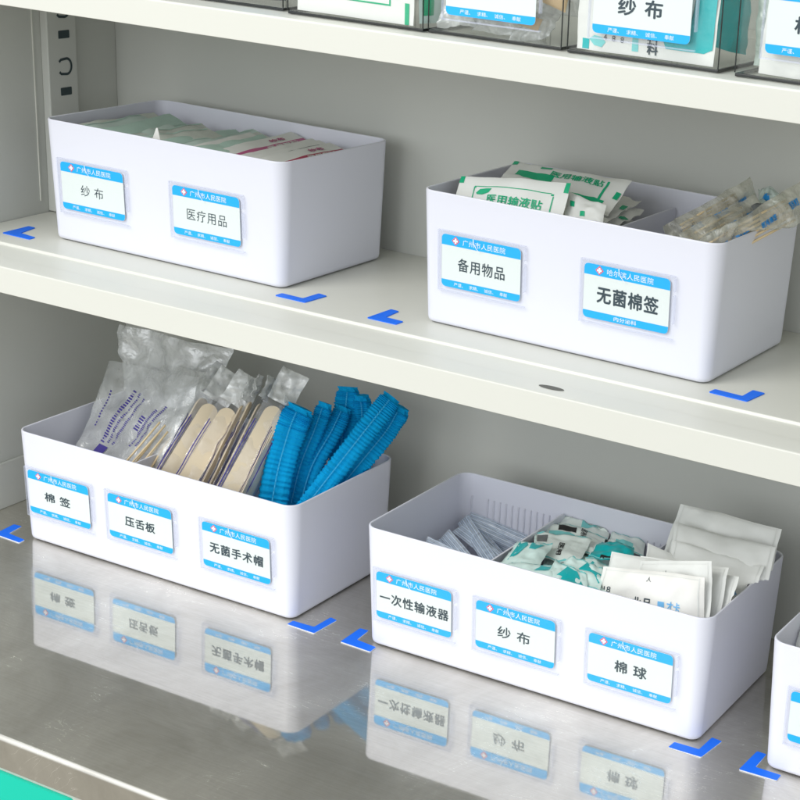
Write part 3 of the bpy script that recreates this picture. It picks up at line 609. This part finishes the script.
# --- pleated blue caps
def cap(label, path, width, thick, seed=0, tilt=0.0, taper=0.06):
    P = [at(a, b_, y=min(0.178, yy+0.028)) for a, b_, yy in path]
    # smooth path
    def cr(t):
        n = len(P)-1; f = min(n-1e-6, max(0, t*n)); i = int(f); u = f-i
        p0 = P[max(0, i-1)]; p1 = P[i]; p2 = P[i+1]; p3 = P[min(n, i+2)]
        return 0.5*((2*p1)+(p2-p0)*u+(2*p0-5*p1+4*p2-p3)*u*u+(3*p1-p0-3*p2+p3)*u**3)
    Ltot = sum((cr((i+1)/40)-cr(i/40)).length for i in range(40)); per = 0.0038; n = int(Ltot/per)*6
    root = thing('pleated_cap', label, 'surgical cap', cr(0.5), 0, 'folded blue pleated surgical caps'); org = root.location.copy()
    mb = MB(); vs = []; K = 20; fr = []
    for i in range(n+1):
        t = i/n; c = cr(t); d = (cr(min(1, t+0.01))-cr(max(0, t-0.01))).normalized()
        U = d.cross((CAM-c).normalized()).normalized()
        if U.dot(RT) < 0: U = -U
        U = Matrix.Rotation(tilt+0.10*math.sin(t*3+seed), 3, d)@U; N = U.cross(d)
        if N.dot(CAM-c) < 0: N = -N
        ph = (t*n/6)+0.55*noise.noise(Vector((t*14, seed, 0))); tri = (abs(2*(ph-math.floor(ph))-1)*2-1)*(1+0.7*noise.noise(Vector((t*22, seed, 8))))
        wd = width/2*(1-taper*max(0, (t-0.85)/0.15)**2-0.05*(1-t))*(1+0.07*noise.noise(Vector((t*7, seed, 3))))
        for k in range(K):
            a = 2*math.pi*k/K; ca, sa = math.cos(a), math.sin(a)
            x_ = abs(ca)**0.6*(1 if ca > 0 else -1); y_ = abs(sa)**0.6*(1 if sa > 0 else -1)
            rx = wd+tri*0.0007*(abs(x_)) + 0.0008*noise.noise(Vector((t*40, k, seed))); ry = thick/2*(1+0.15*noise.noise(Vector((t*9, 2, seed))))
            grove = -0.0016*math.exp(-(x_/0.12)**2)
            pt = c+U*(x_*rx)+N*(y_*(ry+tri*0.0010*(0.6+0.4*abs(x_)))+ (grove if y_ > 0 else -grove))
            vs.append(inside(pt)-org)
        fr.append((c, U, N, d, wd))
    fs = [(i*K+k, i*K+(k+1) % K, (i+1)*K+(k+1) % K, (i+1)*K+k) for i in range(n) for k in range(K)]
    fs.append(tuple(range(K))[::-1]); fs.append(tuple(n*K+k for k in range(K)))
    mb.add(vs, fs, 'cap'); body = mb.build('pleated_fabric', root, smooth=False)
    mb = MB(); vs = []
    for i in range(0, n+1, 2):
        c, U, N, d, wd = fr[i]
        for s_ in (-0.0006, 0.0006): vs.append(c+U*(s_-wd*0.12)+N*(thick/2+0.0012+0.0006*math.sin(i))-org)
    m_ = len(vs)//2; mb.add(vs, [(2*i, 2*i+1, 2*i+3, 2*i+2) for i in range(m_-1)], 'cap_seam'); mb.build('elastic_seam', root)
    # crimped tuft at the end
    c, U, N, d, wd = fr[-1]; mb = MB(); vs = []; K2 = 14
    for j in range(5):
        for k in range(K2):
            a = 2*math.pi*k/K2; s_ = (0.96, 0.86, 0.80, 0.80, 0.84)[j]*(1+0.16*math.sin(k*3.3+j))
            vs.append(c+d*(j*0.0016-0.001)+U*math.cos(a)*wd*s_+N*math.sin(a)*thick*0.40*s_-org)
    mb.add(vs, [(j*K2+k, j*K2+(k+1) % K2, (j+1)*K2+(k+1) % K2, (j+1)*K2+k) for j in range(4) for k in range(K2)]+[tuple(4*K2+k for k in range(K2))], 'cap'); mb.build('crimped_end', root)
    return root
cap('blue pleated cap with the straight seam, leftmost and nearest the tongue depressors', [(270, 520, 0.045), (279, 470, 0.060), (291, 430, 0.075), (299, 412, 0.082)], 0.031, 0.013, 1)
cap('slender blue cap just right of the leftmost wide one', [(288, 520, 0.070), (300, 470, 0.088), (316, 430, 0.103), (324, 408, 0.112)], 0.017, 0.012, 2)
cap('blue cap between the slender one and the tallest upright one', [(298, 520, 0.075), (312, 470, 0.095), (333, 432, 0.120), (342, 412, 0.132)], 0.020, 0.012, 3)
cap('tallest upright blue cap, its end pointing straight up', [(330, 500, 0.118), (341, 460, 0.130), (346, 420, 0.140), (348, 392, 0.148)], 0.026, 0.013, 4, taper=0.1)
cap('blue cap hidden behind the tallest upright one', [(340, 500, 0.150), (352, 455, 0.155), (362, 420, 0.160), (362, 400, 0.165)], 0.018, 0.012, 7)
cap('long blue cap leaning to the right across the others', [(304, 512, 0.062), (336, 470, 0.090), (368, 428, 0.118), (389, 401, 0.140)], 0.023, 0.014, 5)
cap('rightmost blue cap leaning over the side of the box', [(332, 500, 0.095), (362, 462, 0.120), (386, 432, 0.142), (399, 411, 0.152)], 0.022, 0.013, 6)

# --- box B: infusion sets
CUR[0] = 'B'
BT = Vector((-0.029, 0.0275, 0)); 
rn = random.Random(21)
whi = ['furthest left, against the left wall', 'second from the left', 'third from the left, its end tucked under', 'fourth from the left', 'on the left half, slightly raised', 'left of the middle of the heap', 'in the middle of the heap', 'right of the middle of the heap',
       'topmost, standing up to a pointed end', 'crossing under the topmost one', 'to the right of the topmost one', 'third from the right', 'second from the right', 'furthest right, touching the divider', 'lying along the ribbed back wall', 'lowest in the back corner']
for k in range(16):
    t = k/13.0; a = (414+58*min(1, t)+rn.uniform(-3, 3), 549-33*min(1, t)+rn.uniform(-2, 3)); L_ = rn.uniform(58, 82); an = math.radians(rn.uniform(24, 52))
    if k == 8: a = (447, 514); an = math.radians(48); L_ = 70
    if k == 14: a = (468, 516); an = math.radians(22)
    if k == 15: a = (484, 520); an = math.radians(20)
    b_ = (a[0]+L_*math.cos(an), a[1]+L_*math.sin(an)); z0 = 0.070+rn.uniform(-.006, .012)+(0.016 if k == 8 else 0)
    A_ = at(*a, z=z0); B_ = at(*b_, z=z0-0.010-rn.uniform(0, .01))
    lim = lambda p: Vector((max(-0.018, min(0.086, p.x)), max(0.036, min(0.196, p.y)), p.z))
    A_, B_ = lim(A_), lim(B_); wd = rn.uniform(.010, .016)
    pr = [('rect', u_, 0.03, u_+0.05, 0.97, m_) for u_, m_ in ((.16, 'blue_line'), (.30, 'blue_shade'), (.44, 'blue_line'), (.60, 'blue_shade'), (.74, 'blue_line'))] + [ ('rect', 0.02, 0.02, 0.06, 0.98, 'blue_line'), ('rect', 0.94, 0.02, 0.98, 0.98, 'blue_line')]  # lighter and darker lines paint the shading of folds along the pouch
    pouch('infusion_set_pouch', 'bluish translucent infusion set pouch '+whi[k], 'infusion pouch', strip4(B_, A_, wd, 0.22*math.sin(k*2.3)), 0.006, 'blue_film', 30+k, 0.0014, 24, nx=12, ny=30, group='bluish infusion set pouches in the box', prints=pr)

# --- box B: gauze packets
def zq(*a): return [at(p[0], p[1], z=p[2]) for p in a]
G = 'teal and white gauze packets in the box'
def gz(lab, q, mname, pr0=(), seed=0, th=0.005, cr=0.0022, **k): pouch('gauze_packet', lab, 'gauze packet', q, th, mname, seed, cr, 42, prints=list(pr0)+[('rect', .01, .955, .99, .995, 'aqua'), ('rect', .01, .005, .99, .04, 'aqua'), ('rect', .01, .05, .03, .95, 'aqua_paper')], group=G, zig=0.001, **k)
gz('aqua gauze packet with a black crimp at the very back of its heap', zq((554, 534, .098), (608, 540, .098), (613, 518, .102), (562, 513, .104)), 'aqua_white', [('rect', .25, .80, .62, .93, 'black_print'), ('rect', .45, .42, .85, .68, 'aqua')], 41)
gz('clear gauze packet with a black crimp, second from the back', zq((542, 548, .100), (598, 556, .100), (606, 536, .102), (548, 522, .104)), 'aqua_white', [('rect', .2, .74, .52, .90, 'black_print'), ('rect', .05, .55, .5, .7, 'aqua'), ('text', '医用纱布', .60, .45, .70, .95, 'black_print', .03, 1)], 42)
gz('clear gauze packet with small black lettering on its left part, left of the heap', zq((532, 556, .104), (580, 562, .104), (592, 540, .106), (536, 532, .106)), 'aqua_white', [('text', '医用', .48, .15, .58, .6, 'black_print', .03, 1), ('rect', .05, .55, .24, .85, 'lint')], 43)
gz('teal striped gauze packet slanting down to the left divider', zq((492, 572, .108), (536, 572, .112), (552, 544, .112), (520, 540, .110)), 'aqua_paper', [('poly', [(.1,.9),(.3,.98),(.42,.8),(.30,.5),(.12,.35)], 'teal'), ('poly', [(.45,.9),(.8,.9),(.7,.66),(.5,.7)], 'teal')], 44)
gz('white gauze packet with a teal patch at its left end by the front wall', zq((496, 578, .114), (550, 588, .116), (556, 566, .118), (512, 562, .116)), 'aqua_paper', [('poly', [(.05,.1),(.5,.15),(.62,.4),(.3,.5)], 'teal'), ('poly', [(.60,.55),(.88,.6),(.95,.95),(.68,.95)], 'teal')], 45)
gz('bright teal gauze packet with white lettering at the front of the heap', zq((540, 586, .116), (590, 604, .116), (586, 574, .120), (556, 560, .122)), 'aqua_paper', [('poly', [(.15,.15),(.7,.1),(.9,.45),(.72,.9),(.4,.95),(.25,.5)], 'teal'), ('text', '无菌纱布', .3, .3, .62, .4, 'ink_white', .02)], 46)
gz('white gauze packet fold between two teal corners', zq((552, 572, .118), (600, 590, .116), (604, 570, .118), (570, 556, .120)), 'aqua_paper', [('poly', [(.4,.55),(.95,.3),(.98,.75),(.5,.95)], 'teal')], 47)
gz('deep teal gauze packet with a black crimp below it, right of the heap', zq((588, 556, .110), (632, 562, .112), (634, 548, .114), (600, 540, .112)), 'teal', [('rect', .25, .02, .62, .14, 'black_print')], 48)
gz('aqua gauze packet lying flat next to the back wall', zq((606, 544, .098), (644, 556, .098), (646, 540, .100), (612, 532, .100)), 'aqua_white', [('rect', .2, .3, .7, .5, 'aqua')], 49)
gz('pale gauze packet at the bottom of the heap beneath the lettered ones', zq((540, 575, .092), (600, 590, .092), (625, 550, .092), (550, 535, .092)), 'aqua_paper', (), 50, 0.02)
gz('teal cornered gauze packet close to the white paper packets', zq((572, 590, .108), (606, 602, .110), (612, 566, .112), (586, 556, .112)), 'aqua_paper', [('poly', [(.05,.5),(.5,.3),(.9,.8),(.3,.9)], 'teal')], 51)

# --- box B: white cotton ball packets
W_ = 'white paper packets of cotton balls'
def wp(lab, q, pr=(), seed=0, th=0.013, cr=0.0030, mname='paper', **k): pouch('cotton_ball_packet', lab, 'paper packet', q, th, mname, seed, cr, 24, prints=list(pr)+[('rect', .035, .02, .045, .98, 'seal'), ('rect', .955, .02, .965, .98, 'seal'), ('rect', .05, .955, .95, .963, 'seal')], group=W_, **k)
wp('white paper packet standing tallest at the back right corner', [at(662, 556, y=.150), at(768, 590, y=.148), at(783, 530, y=.178), at(680, 503, y=.182)], (), 61, 0.013, 0.0026)
wp('white paper packet just in front of the tallest one, leaning to the right', [at(668, 566, y=.128), at(764, 604, y=.124), at(776, 548, y=.154), at(675, 522, y=.156)], (), 62, 0.012, 0.0024)
wp('white paper packet third from the back with blue marks at its right', [at(664, 580, y=.112), at(745, 610, y=.108), at(764, 566, y=.138), at(672, 540, y=.138)], [('text', '水+', .72, .18, .84, .34, 'sky_blue', .03)], 63, 0.010)
wp('white paper packet with one corner poking up between the heaps', [at(640, 590, y=.105), at(700, 610, y=.100), at(706, 566, y=.126), at(646, 541, y=.132)], (), 64, 0.010)
wp('greenish white packet behind the front printed one, its right edge showing', [at(640, 628, y=.075), at(724, 634, y=.070), at(738, 577, y=.098), at(640, 562, y=.104)], (), 65, 0.008)
wp('pale packet whose right edge fans out furthest behind the front one', [at(640, 634, y=.068), at(716, 640, y=.064), at(728, 568, y=.092), at(640, 556, y=.098)], (), 66, 0.008)
wp('folded white packet sticking up left of the front printed one', [at(600, 600, y=.078), at(650, 610, y=.072), at(660, 562, y=.094), at(614, 552, y=.098)], (), 67, 0.012)
wp('white packet directly behind the front printed one', [at(620, 640, y=.056), at(707, 640, y=.052), at(711, 560, y=.078), at(640, 560, y=.084)], [('text', '人', .40, .83, .44, .88, 'ink', .0)], 68, 0.006)
Q = [(592, 640), (700, 660), (704, 578), (604, 566)]
def pt(s_, x0, y0, x1, y1, mn, bo=0.0):
    a, b_ = quv(Q, (x0, y1)), quv(Q, (x1, y0+(x1-x0)*0.15)); return ('text', s_, a[0], a[1], b_[0], b_[1], mn, bo)
ra, rb = quv(Q, (663, 609)), quv(Q, (670, 603))
wp('front white packet printed with small black and pale blue characters', [at(592, 640, y=.046), at(700, 660, y=.042), at(704, 578, y=.066), at(604, 566, y=.072)],
   [pt('18', 607, 586, 615, 592, 'ink'), pt('业品', 636, 597, 657, 608, 'ink', .02), ('rect', ra[0], ra[1], rb[0], rb[1], 'sky_blue'), pt('才卡', 672, 602, 684, 611, 'sky_blue', .04), pt('人', 651, 578, 656, 583, 'ink')], 69, 0.012, mname='paper_warm', bend=0.004)

# --- box C: pale gauze packets filed on edge
CUR[0] = 'C'
rn = random.Random(9)
nm = ['one', 'two', 'three', 'four', 'five', 'six', 'seven', 'eight', 'nine', 'ten', 'eleven']
for k in range(11):
    x0 = -0.449+k*0.0175+rn.uniform(-.004, .004); zt_ = Z2+0.1125+rn.uniform(-.003, .005)
    y0 = 0.082+rn.uniform(0, .008); y1 = 0.204+rn.uniform(-.020, .026); wq = rn.uniform(.055, .075); sk = rn.uniform(-.022, .022); dz = rn.uniform(.012, .022)
    q = [(x0+wq, y0, zt_-dz), (x0+wq+sk, y1+rn.uniform(-.01, .01), zt_-dz), (x0+sk, y1, zt_+rn.uniform(-.003, .005)), (x0, y0, zt_+rn.uniform(-.002, .004))]
    mn = ['pale_green', 'aqua_pale', 'sage', 'pale_green', 'aqua_pale', 'pale_green', 'sage', 'aqua_pale'][k % 8]
    pouch('gauze_packet', 'pale green gauze packet in the shingled heap, number '+nm[k]+' from its left end', 'gauze packet', q, 0.004, mn, 70+k, 0.0016, 26, nx=24, ny=20, group='pale green gauze packets filed in the upper left box', prints=[('rect', .02, .955, .98, .985, 'sage')] if k % 2 else [('rect', .02, .60, .98, .63, 'sage')])
mb_q = [(-0.436, 0.120, Z2+0.1), (-0.418, 0.124, Z2+0.102), (-0.422, 0.118, Z2+0.128)]
pouch('gauze_packet', 'torn white corner of a gauze packet standing up against the front rim', 'gauze packet', [at(151, 143, y=.094), at(161, 145, y=.094), at(157.5, 128, y=.096), at(156, 128, y=.096)], 0.0008, 'paper_warm', 90, 0.0005, 30, nx=4, ny=6, group='pale green gauze packets filed in the upper left box')
for k, (lab, pf, pb, band, bw) in enumerate([
    ('white packet with a narrow dull pink band, leftmost of the banded ones', (196, 145), (250, 132), 'pink', .06),
    ('white packet with a broad magenta pink band', (219, 149), (291, 132), 'pink', .15),
    ('cream packet between the pink and the crimson banded ones', (240, 155), (312, 138), None, 0),
    ('pale packet just left of the crimson banded one', (249, 157), (319, 140), None, 0),
    ('white packet with a dark crimson band, rightmost in its box', (258, 158.5), (330, 142), 'crimson', .17)]):
    zz = Z2+0.1150; f_ = at(*pf, z=zz); b_ = at(*pb, z=zz); dxy = Vector((0.050, 0.0, -0.012))
    ext = (b_-f_)*0.12; f_ = f_-ext
    q = [f_+dxy, b_+dxy, b_, f_]
    pr = []
    if band:
        pr = [('rect', .01, .66-bw, .98, .66, band)]
        if bw > .1: pr += [('text', '医用敷料', .50, .66-bw*.8, .86, .66-bw*.25, 'paper', .03), ('text', '纱布', .62, .74, .80, .86, 'pink', .05)]
    elif k == 3: pr = [('rect', .05, .80, .9, .815, 'lint')]
    pouch('gauze_packet', lab, 'gauze packet', q, 0.003, 'paper', 100+k, 0.0007, 26, nx=30, ny=22, group='white banded gauze packets in the upper left box', prints=pr)

# --- box D: plasters
CUR[0] = 'D'
Gp = 'white plaster packets with green print'
def pl(lab, q, pr=(), seed=0, th=0.006, cr=0.0016, mname='paper', **k): pouch('plaster_packet', lab, 'plaster packet', q, th, mname, seed, cr, 30, prints=pr, group=Gp, **k)
fr_ = [('rect', .0, .86, .045, 1.0, 'green'), ('rect', .96, .84, 1.0, 1.0, 'green'),
       ('rect', .16, .80, .86, .815, 'green'), ('rect', .155, .30, .165, .78, 'green'), ('rect', .88, .30, .89, .76, 'green'), ('rect', .86, .77, .885, .80, 'green'), ('rect', .155, .775, .175, .80, 'green'),
       ('poly', [(.19,.68),(.22,.755),(.28,.775),(.335,.775),(.31,.70),(.25,.655),(.20,.655)], 'green'), ('text', '医用输液贴', .31, .50, .81, .665, 'green', .03)]
pl('front plaster packet with green lettering and a green frame, leaning on the front rim', [at(448, 226, y=.085), at(556, 250, y=.085), at(571, 182, y=.113), at(460, 175, y=.113)], fr_, 111, .006)
fr2 = [('rect', .0, .86, .05, 1.0, 'green'), ('rect', .10, .42, .42, .66, 'green'), ('rect', .55, .15, .90, .32, 'green'), ('text', '医用输液贴', .38, .62, .82, .80, 'green', .03), ('rect', .26, .84, .36, .92, 'green'), ('rect', .84, .3, .86, .8, 'green'), ('rect', .95, .4, .99, .6, 'green')]
pl('plaster packet with green bars leaning on the stack behind the front one', [at(496, 182, y=.150), at(608, 216, y=.128), at(632, 181, y=.170), at(514, 162, y=.200)], fr2, 112, .006)
rn = random.Random(5)
for k in range(8):
    z = Z2+0.117-k*0.0065; ox = 0.004*math.sin(k*2.1); oy = 0.004*math.cos(k*1.7)
    q = [(0.085+ox, 0.092+oy, z-0.004), (0.160+ox, 0.088+oy, z-0.008), (0.156+ox, 0.196+oy, z), (0.080+ox, 0.198+oy, z+0.006)]
    pl('plaster packet lying flat in the stack by the divider, '+['topmost', 'second from the top', 'third from the top', 'fourth from the top', 'fifth from the top', 'sixth from the top', 'seventh from the top', 'lowest'][k], q,
       [('rect', .9, .05, .97, .16, 'green'), ('rect', .93, .6, .99, .72, 'green'), ('rect', .2, .02, .28, .1, 'green'), ('rect', .1, .3, .4, .42, 'green')], 120+k, .009, 0.004, nx=24, ny=24)

pl('crumpled plaster packet end with green dashes behind the front one', [at(560, 232, y=.094), at(600, 240, y=.092), at(606, 206, y=.112), at(566, 190, y=.124)],
   [('rect', .12, .68, .24, .80, 'green'), ('rect', .42, .48, .56, .60, 'green'), ('rect', .55, .18, .68, .34, 'green')], 131, .006, .003)
# swab bags
Gs = 'clear bags of sterile swabs in the upper right box'
def sb(lab, a, b_, wd, seed, tilt=0, sticks=5, txt=True, bulk=.012):
    q = strip4(a, b_, wd, tilt); 
    pr = []
    if txt:
        r2 = random.Random(seed)
        for (v0, n) in ((.22, 5), (.46, 6), (.74, 4)):
            pr.append(('text', '医用棉签', .34+.06*r2.random(), v0, .55, v0+n*.024, 'print_blue', .05, -1))
    o, S_ = pouch('swab_bag', lab, 'swab bag', q, bulk, 'bag_film', seed, .004, 40, prints=pr, nx=16, ny=36, group=Gs)
    for i in range(sticks):
        u = .2+.6*i/max(1, sticks-1); p0 = (q[0].lerp(q[1], u)).lerp(q[3].lerp(q[2], u), .16); p1 = (q[0].lerp(q[1], u)).lerp(q[3].lerp(q[2], u+.04*math.sin(i*3)), .78)
        d = (p1-p0).normalized(); a1 = d.cross(Vector((0,0,1))).normalized(); a2 = d.cross(a1); K = 6; vs = []
        for e in (p0, p1):
            for k in range(K): t = 2*math.pi*k/K; vs.append(e+(a1*math.cos(t)+a2*math.sin(t))*.0011-o.location)
        mbx = MB(); mbx.add(vs, [(k, (k+1) % K, K+(k+1) % K, K+k) for k in range(K)]+[tuple(range(K)), tuple(range(K, 2*K))], 'swab_wood'); mbx.build('cotton_swab', o, smooth=True)
    return o
sb('clear swab bag with blue print lying highest, its tip over the back rim', at(670, 243, y=.125), at(758, 192, y=.215), .030, 141, .2, 7)
sb('clear swab bag in front pointing to the lower left with a bluish tint', at(690, 250, y=.100), at(765, 208, y=.185), .036, 142, -.2, 5)
sb('clear swab bag lying along the right rim and reaching out of the photo', at(712, 252, y=.095), at(812, 198, y=.190), .030, 143, .1, 6)
sb('clear swab bag lowest at the front right corner', at(705, 256, y=.088), at(740, 236, y=.120), .030, 144, .6, 3)
pouch('gauze_packet', 'dark grey wad of gauze wrapped in film between the swab bags', 'gauze packet', [at(732, 226, y=.160), at(764, 218, y=.170), at(768, 203, y=.190), at(738, 211, y=.180)], .012, 'lint', 145, .004, 60)
pouch('swab_bag', 'loose crumpled film end with aqua print at the top of the swab bags', 'swab bag', [at(756, 206, y=.190), at(786, 214, y=.180), at(790, 192, y=.215), at(758, 188, y=.225)], .010, 'aqua_film', 146, .006, 50, prints=[('rect', .1, .4, .4, .55, 'print_blue')], group=Gs)

# --- box E
CUR[0] = 'E'
pouch('plaster_packet', 'white packet with a green corner in the box cut off by the right edge', 'plaster packet', [at(796, 655, y=.075), at(860, 675, y=.072), at(862, 640, y=.095), at(798, 622, y=.098)], .006, 'paper', 151, .002, 30, prints=[('rect', 0, .9, .12, .98, 'green')])
pouch('plaster_packet', 'white packet lying behind the green cornered one in the cut off box', 'plaster packet', [at(800, 640, y=.11), at(860, 660, y=.11), at(862, 625, y=.13), at(802, 608, y=.13)], .006, 'paper', 152, .002, 30)

# ------------------------------------------------------------------ top shelf: clear acrylic boxes
def acrylic(label, x0, x1, yf, h=0.12, d=0.20):
    root = thing('acrylic_box', label, 'acrylic box', (x0, yf, ZT), 0, 'clear acrylic boxes on the top shelf')
    w_ = x1-x0; t = 0.0025
    def part(nm, a, b_, mn, bev=0):
        m_ = MB(); m_.box(a, b_, mn); return m_.build(nm, root, bevel=bev)
    part('base_plate', (0.0022, 0.0022, 0.0010), (w_-0.0022, d-0.0022, 0.0030), 'acrylic')
    part('base_rim', (0, 0, 0.0006), (w_, 0.0020, 0.0030), 'dark_edge', 0.0005); part('base_rim', (w_-0.0020, 0.0022, 0.0006), (w_, d, 0.0030), 'dark_edge'); part('base_rim', (0, 0.0022, 0.0006), (0.0020, d, 0.0030), 'dark_edge')
    for nm, a, b_ in (('front_wall', (0.0022, 0.0, 0.0034), (w_-0.0022, t, h)), ('back_wall', (0.0022, d-t, 0.0034), (w_-0.0022, d, h)), ('side_wall', (0, 0.0022, 0.0034), (t, d-0.0022, h)), ('side_wall', (w_-t, 0.0022, 0.0034), (w_, d-0.0022, h))):
        part(nm, a, b_, 'acrylic')
    for xx in (0, w_): 
        for yy in (0.0, d): part('corner_edge', (xx-0.0004, yy-0.0004, 0.0034), (xx+0.0004, yy+0.0004, h+0.0005), 'acrylic_edge')
    return root
def fnp(root, x, z0):
    rx = root.location.x
    return lambda u, v, t: (x-rx+u, -0.0008-t, z0-ZT+v)
a1 = acrylic('clear acrylic box with dark mesh inside, leftmost on the top shelf', -0.252, -0.0985, -0.001)
a2 = acrylic('clear acrylic box with a green framed white packet', -0.0868, 0.0500, -0.0095)
a3 = acrylic('clear acrylic box with crumpled clear gloves and tan sticks', 0.0530, 0.1775, -0.006)
a4 = acrylic('clear acrylic box with a teal packet and the gauze label', 0.1850, 0.3150, -0.0095)
a5 = acrylic('clear acrylic box cut off by the right edge of the top shelf', 0.3300, 0.4600, -0.012)
label_card(a3, 0, 0, None, fn=fnp(a3, 0.0710, 0.6090), fc=4)
label_card(a4, 0, 0, ('纱 布', 0.0215, 0.0590, 0.0130, 1.15), fn=fnp(a4, 0.2075, 0.6105), fc=4)
label_card(a5, 0, 0, ('棉 球', 0.022, 0.0595, 0.0120, 1.15), fn=fnp(a5, 0.3535, 0.6125), fc=4)
CUR[0] = None
# contents
pouch('mesh_bundle', 'dark grey mesh bundle inside the leftmost acrylic box', 'mesh bundle', [(-0.240, .014, ZT+.006), (-0.106, .014, ZT+.006), (-0.106, .020, ZT+.09), (-0.240, .020, ZT+.09)], .016, 'lint', 161, .003, 60)
pouch('blue_packet', 'blue strip packet on the dark mesh in the leftmost acrylic box', 'packet', [(-0.150, .006, ZT+.0135), (-0.103, .006, ZT+.0135), (-0.103, .007, ZT+.05), (-0.150, .007, ZT+.05)], .001, 'sky_blue', 162, .0004, 40)
pouch('plaster_packet', 'white packet with a thin green frame behind the acrylic front', 'plaster packet', [(-0.081, -.0045, ZT+.004), (0.037, -.0045, ZT+.004), (0.035, .001, ZT+.09), (-0.082, .001, ZT+.09)], .003, 'paper', 163, .0006, 25,
      prints=[('rect', .20, .155, .80, .17, 'green'), ('rect', .80, .155, .812, .5, 'green'), ('rect', .66, .26, .79, .32, 'aqua'), ('rect', .93, .0, .965, .20, 'green')])
pouch('gauze_packet', 'folded white packet in the corner of the green frame box', 'gauze packet', [(0.037, .004, ZT+.005), (0.0455, .03, ZT+.005), (0.0455, .03, ZT+.07), (0.037, .006, ZT+.07)], .003, 'aqua_paper', 164, .001, 40, prints=[('rect', .1, .1, .5, .35, 'green')])
Gg = 'crumpled clear gloves in the acrylic box'
for k, (x, z, s_) in enumerate([(0.068, .022, .045), (0.100, .020, .05), (0.135, .018, .05), (0.155, .040, .05), (0.085, .055, .06), (0.12, .060, .06)]):
    pouch('clear_glove_packet', 'crumpled clear glove packet '+['at the lower left', 'at the bottom left of centre', 'at the bottom right of centre', 'at the right behind the tan stick', 'high at the left behind the label', 'high in the middle behind the label'][k]+' of its acrylic box', 'glove packet',
          [(x-s_/2+.01, .004+.005*k, ZT+z-.016), (x+s_/2-.004, .005+.005*k, ZT+z-.014), (x+s_/2-.006, .020+.006*k, ZT+z+.022), (x-s_/2+.012, .018+.006*k, ZT+z+.02)], .012, 'film', 170+k, .006, 55, group=Gg)
pouch('tan_pad', 'tan round pad showing through the right of the glove box', 'pad', [(0.152, .006, ZT+.034), (0.172, .008, ZT+.028), (0.174, .012, ZT+.052), (0.153, .010, ZT+.056)], .006, 'tan', 181, .001, 40)
pouch('tan_pad', 'small tan pad at the bottom of the glove box', 'pad', [(0.128, .010, ZT+.014), (0.146, .010, ZT+.011), (0.148, .014, ZT+.020), (0.130, .014, ZT+.023)], .004, 'tan', 182, .001, 40)
pouch('gauze_packet', 'large teal and white gauze packet with black characters in an acrylic box', 'gauze packet', [(0.1905, -.0045, ZT+.004), (0.3085, -.0045, ZT+.004), (0.3090, .000, ZT+.09), (0.1890, .000, ZT+.09)], .003, 'paper', 183, .0010, 30,
      prints=[('rect', .04, .01, .09, .10, 'teal'), ('poly', [(.86,.98),(.985,.98),(.985,.14),(.93,.10),(.66,.10),(.64,.16),(.66,.24),(.86,.30)], 'teal'), ('text', '料', .53, .03, .605, .135, 'ink', .04), ('text', '料', .53, .14, .605, .20, 'ink', .04), ('rect', .42, .04, .465, .16, 'aqua'),
              ('text', '8', .335, .10, .36, .15, 'ink', 0), ('text', '8', .27, .105, .295, .155, 'ink', 0), ('text', '4', .205, .11, .23, .16, 'ink', 0), ('poly', [(.09,.10),(.13,.05),(.19,.04),(.22,.09),(.19,.13),(.13,.14)], 'aqua')])
pouch('gauze_packet', 'teal packet seen through the right end of the teal gauze box', 'gauze packet', [(0.301, .006, ZT+.018), (0.3115, .05, ZT+.008), (0.3115, .05, ZT+.08), (0.301, .008, ZT+.09)], .004, 'teal', 184, .002, 40)
pouch('cotton_ball_packet', 'white packet behind the label of the cut off acrylic box', 'paper packet', [(0.346, -.0065, ZT+.004), (0.455, -.0065, ZT+.004), (0.455, -.002, ZT+.09), (0.350, -.002, ZT+.09)], .004, 'paper', 185, .0016, 30)
pouch('gauze_packet', 'greyish film packet in the left corner of the cut off acrylic box', 'gauze packet', [(0.334, .012, ZT+.006), (0.350, .010, ZT+.006), (0.352, .014, ZT+.08), (0.334, .016, ZT+.08)], .006, 'green_film', 186, .003, 40)
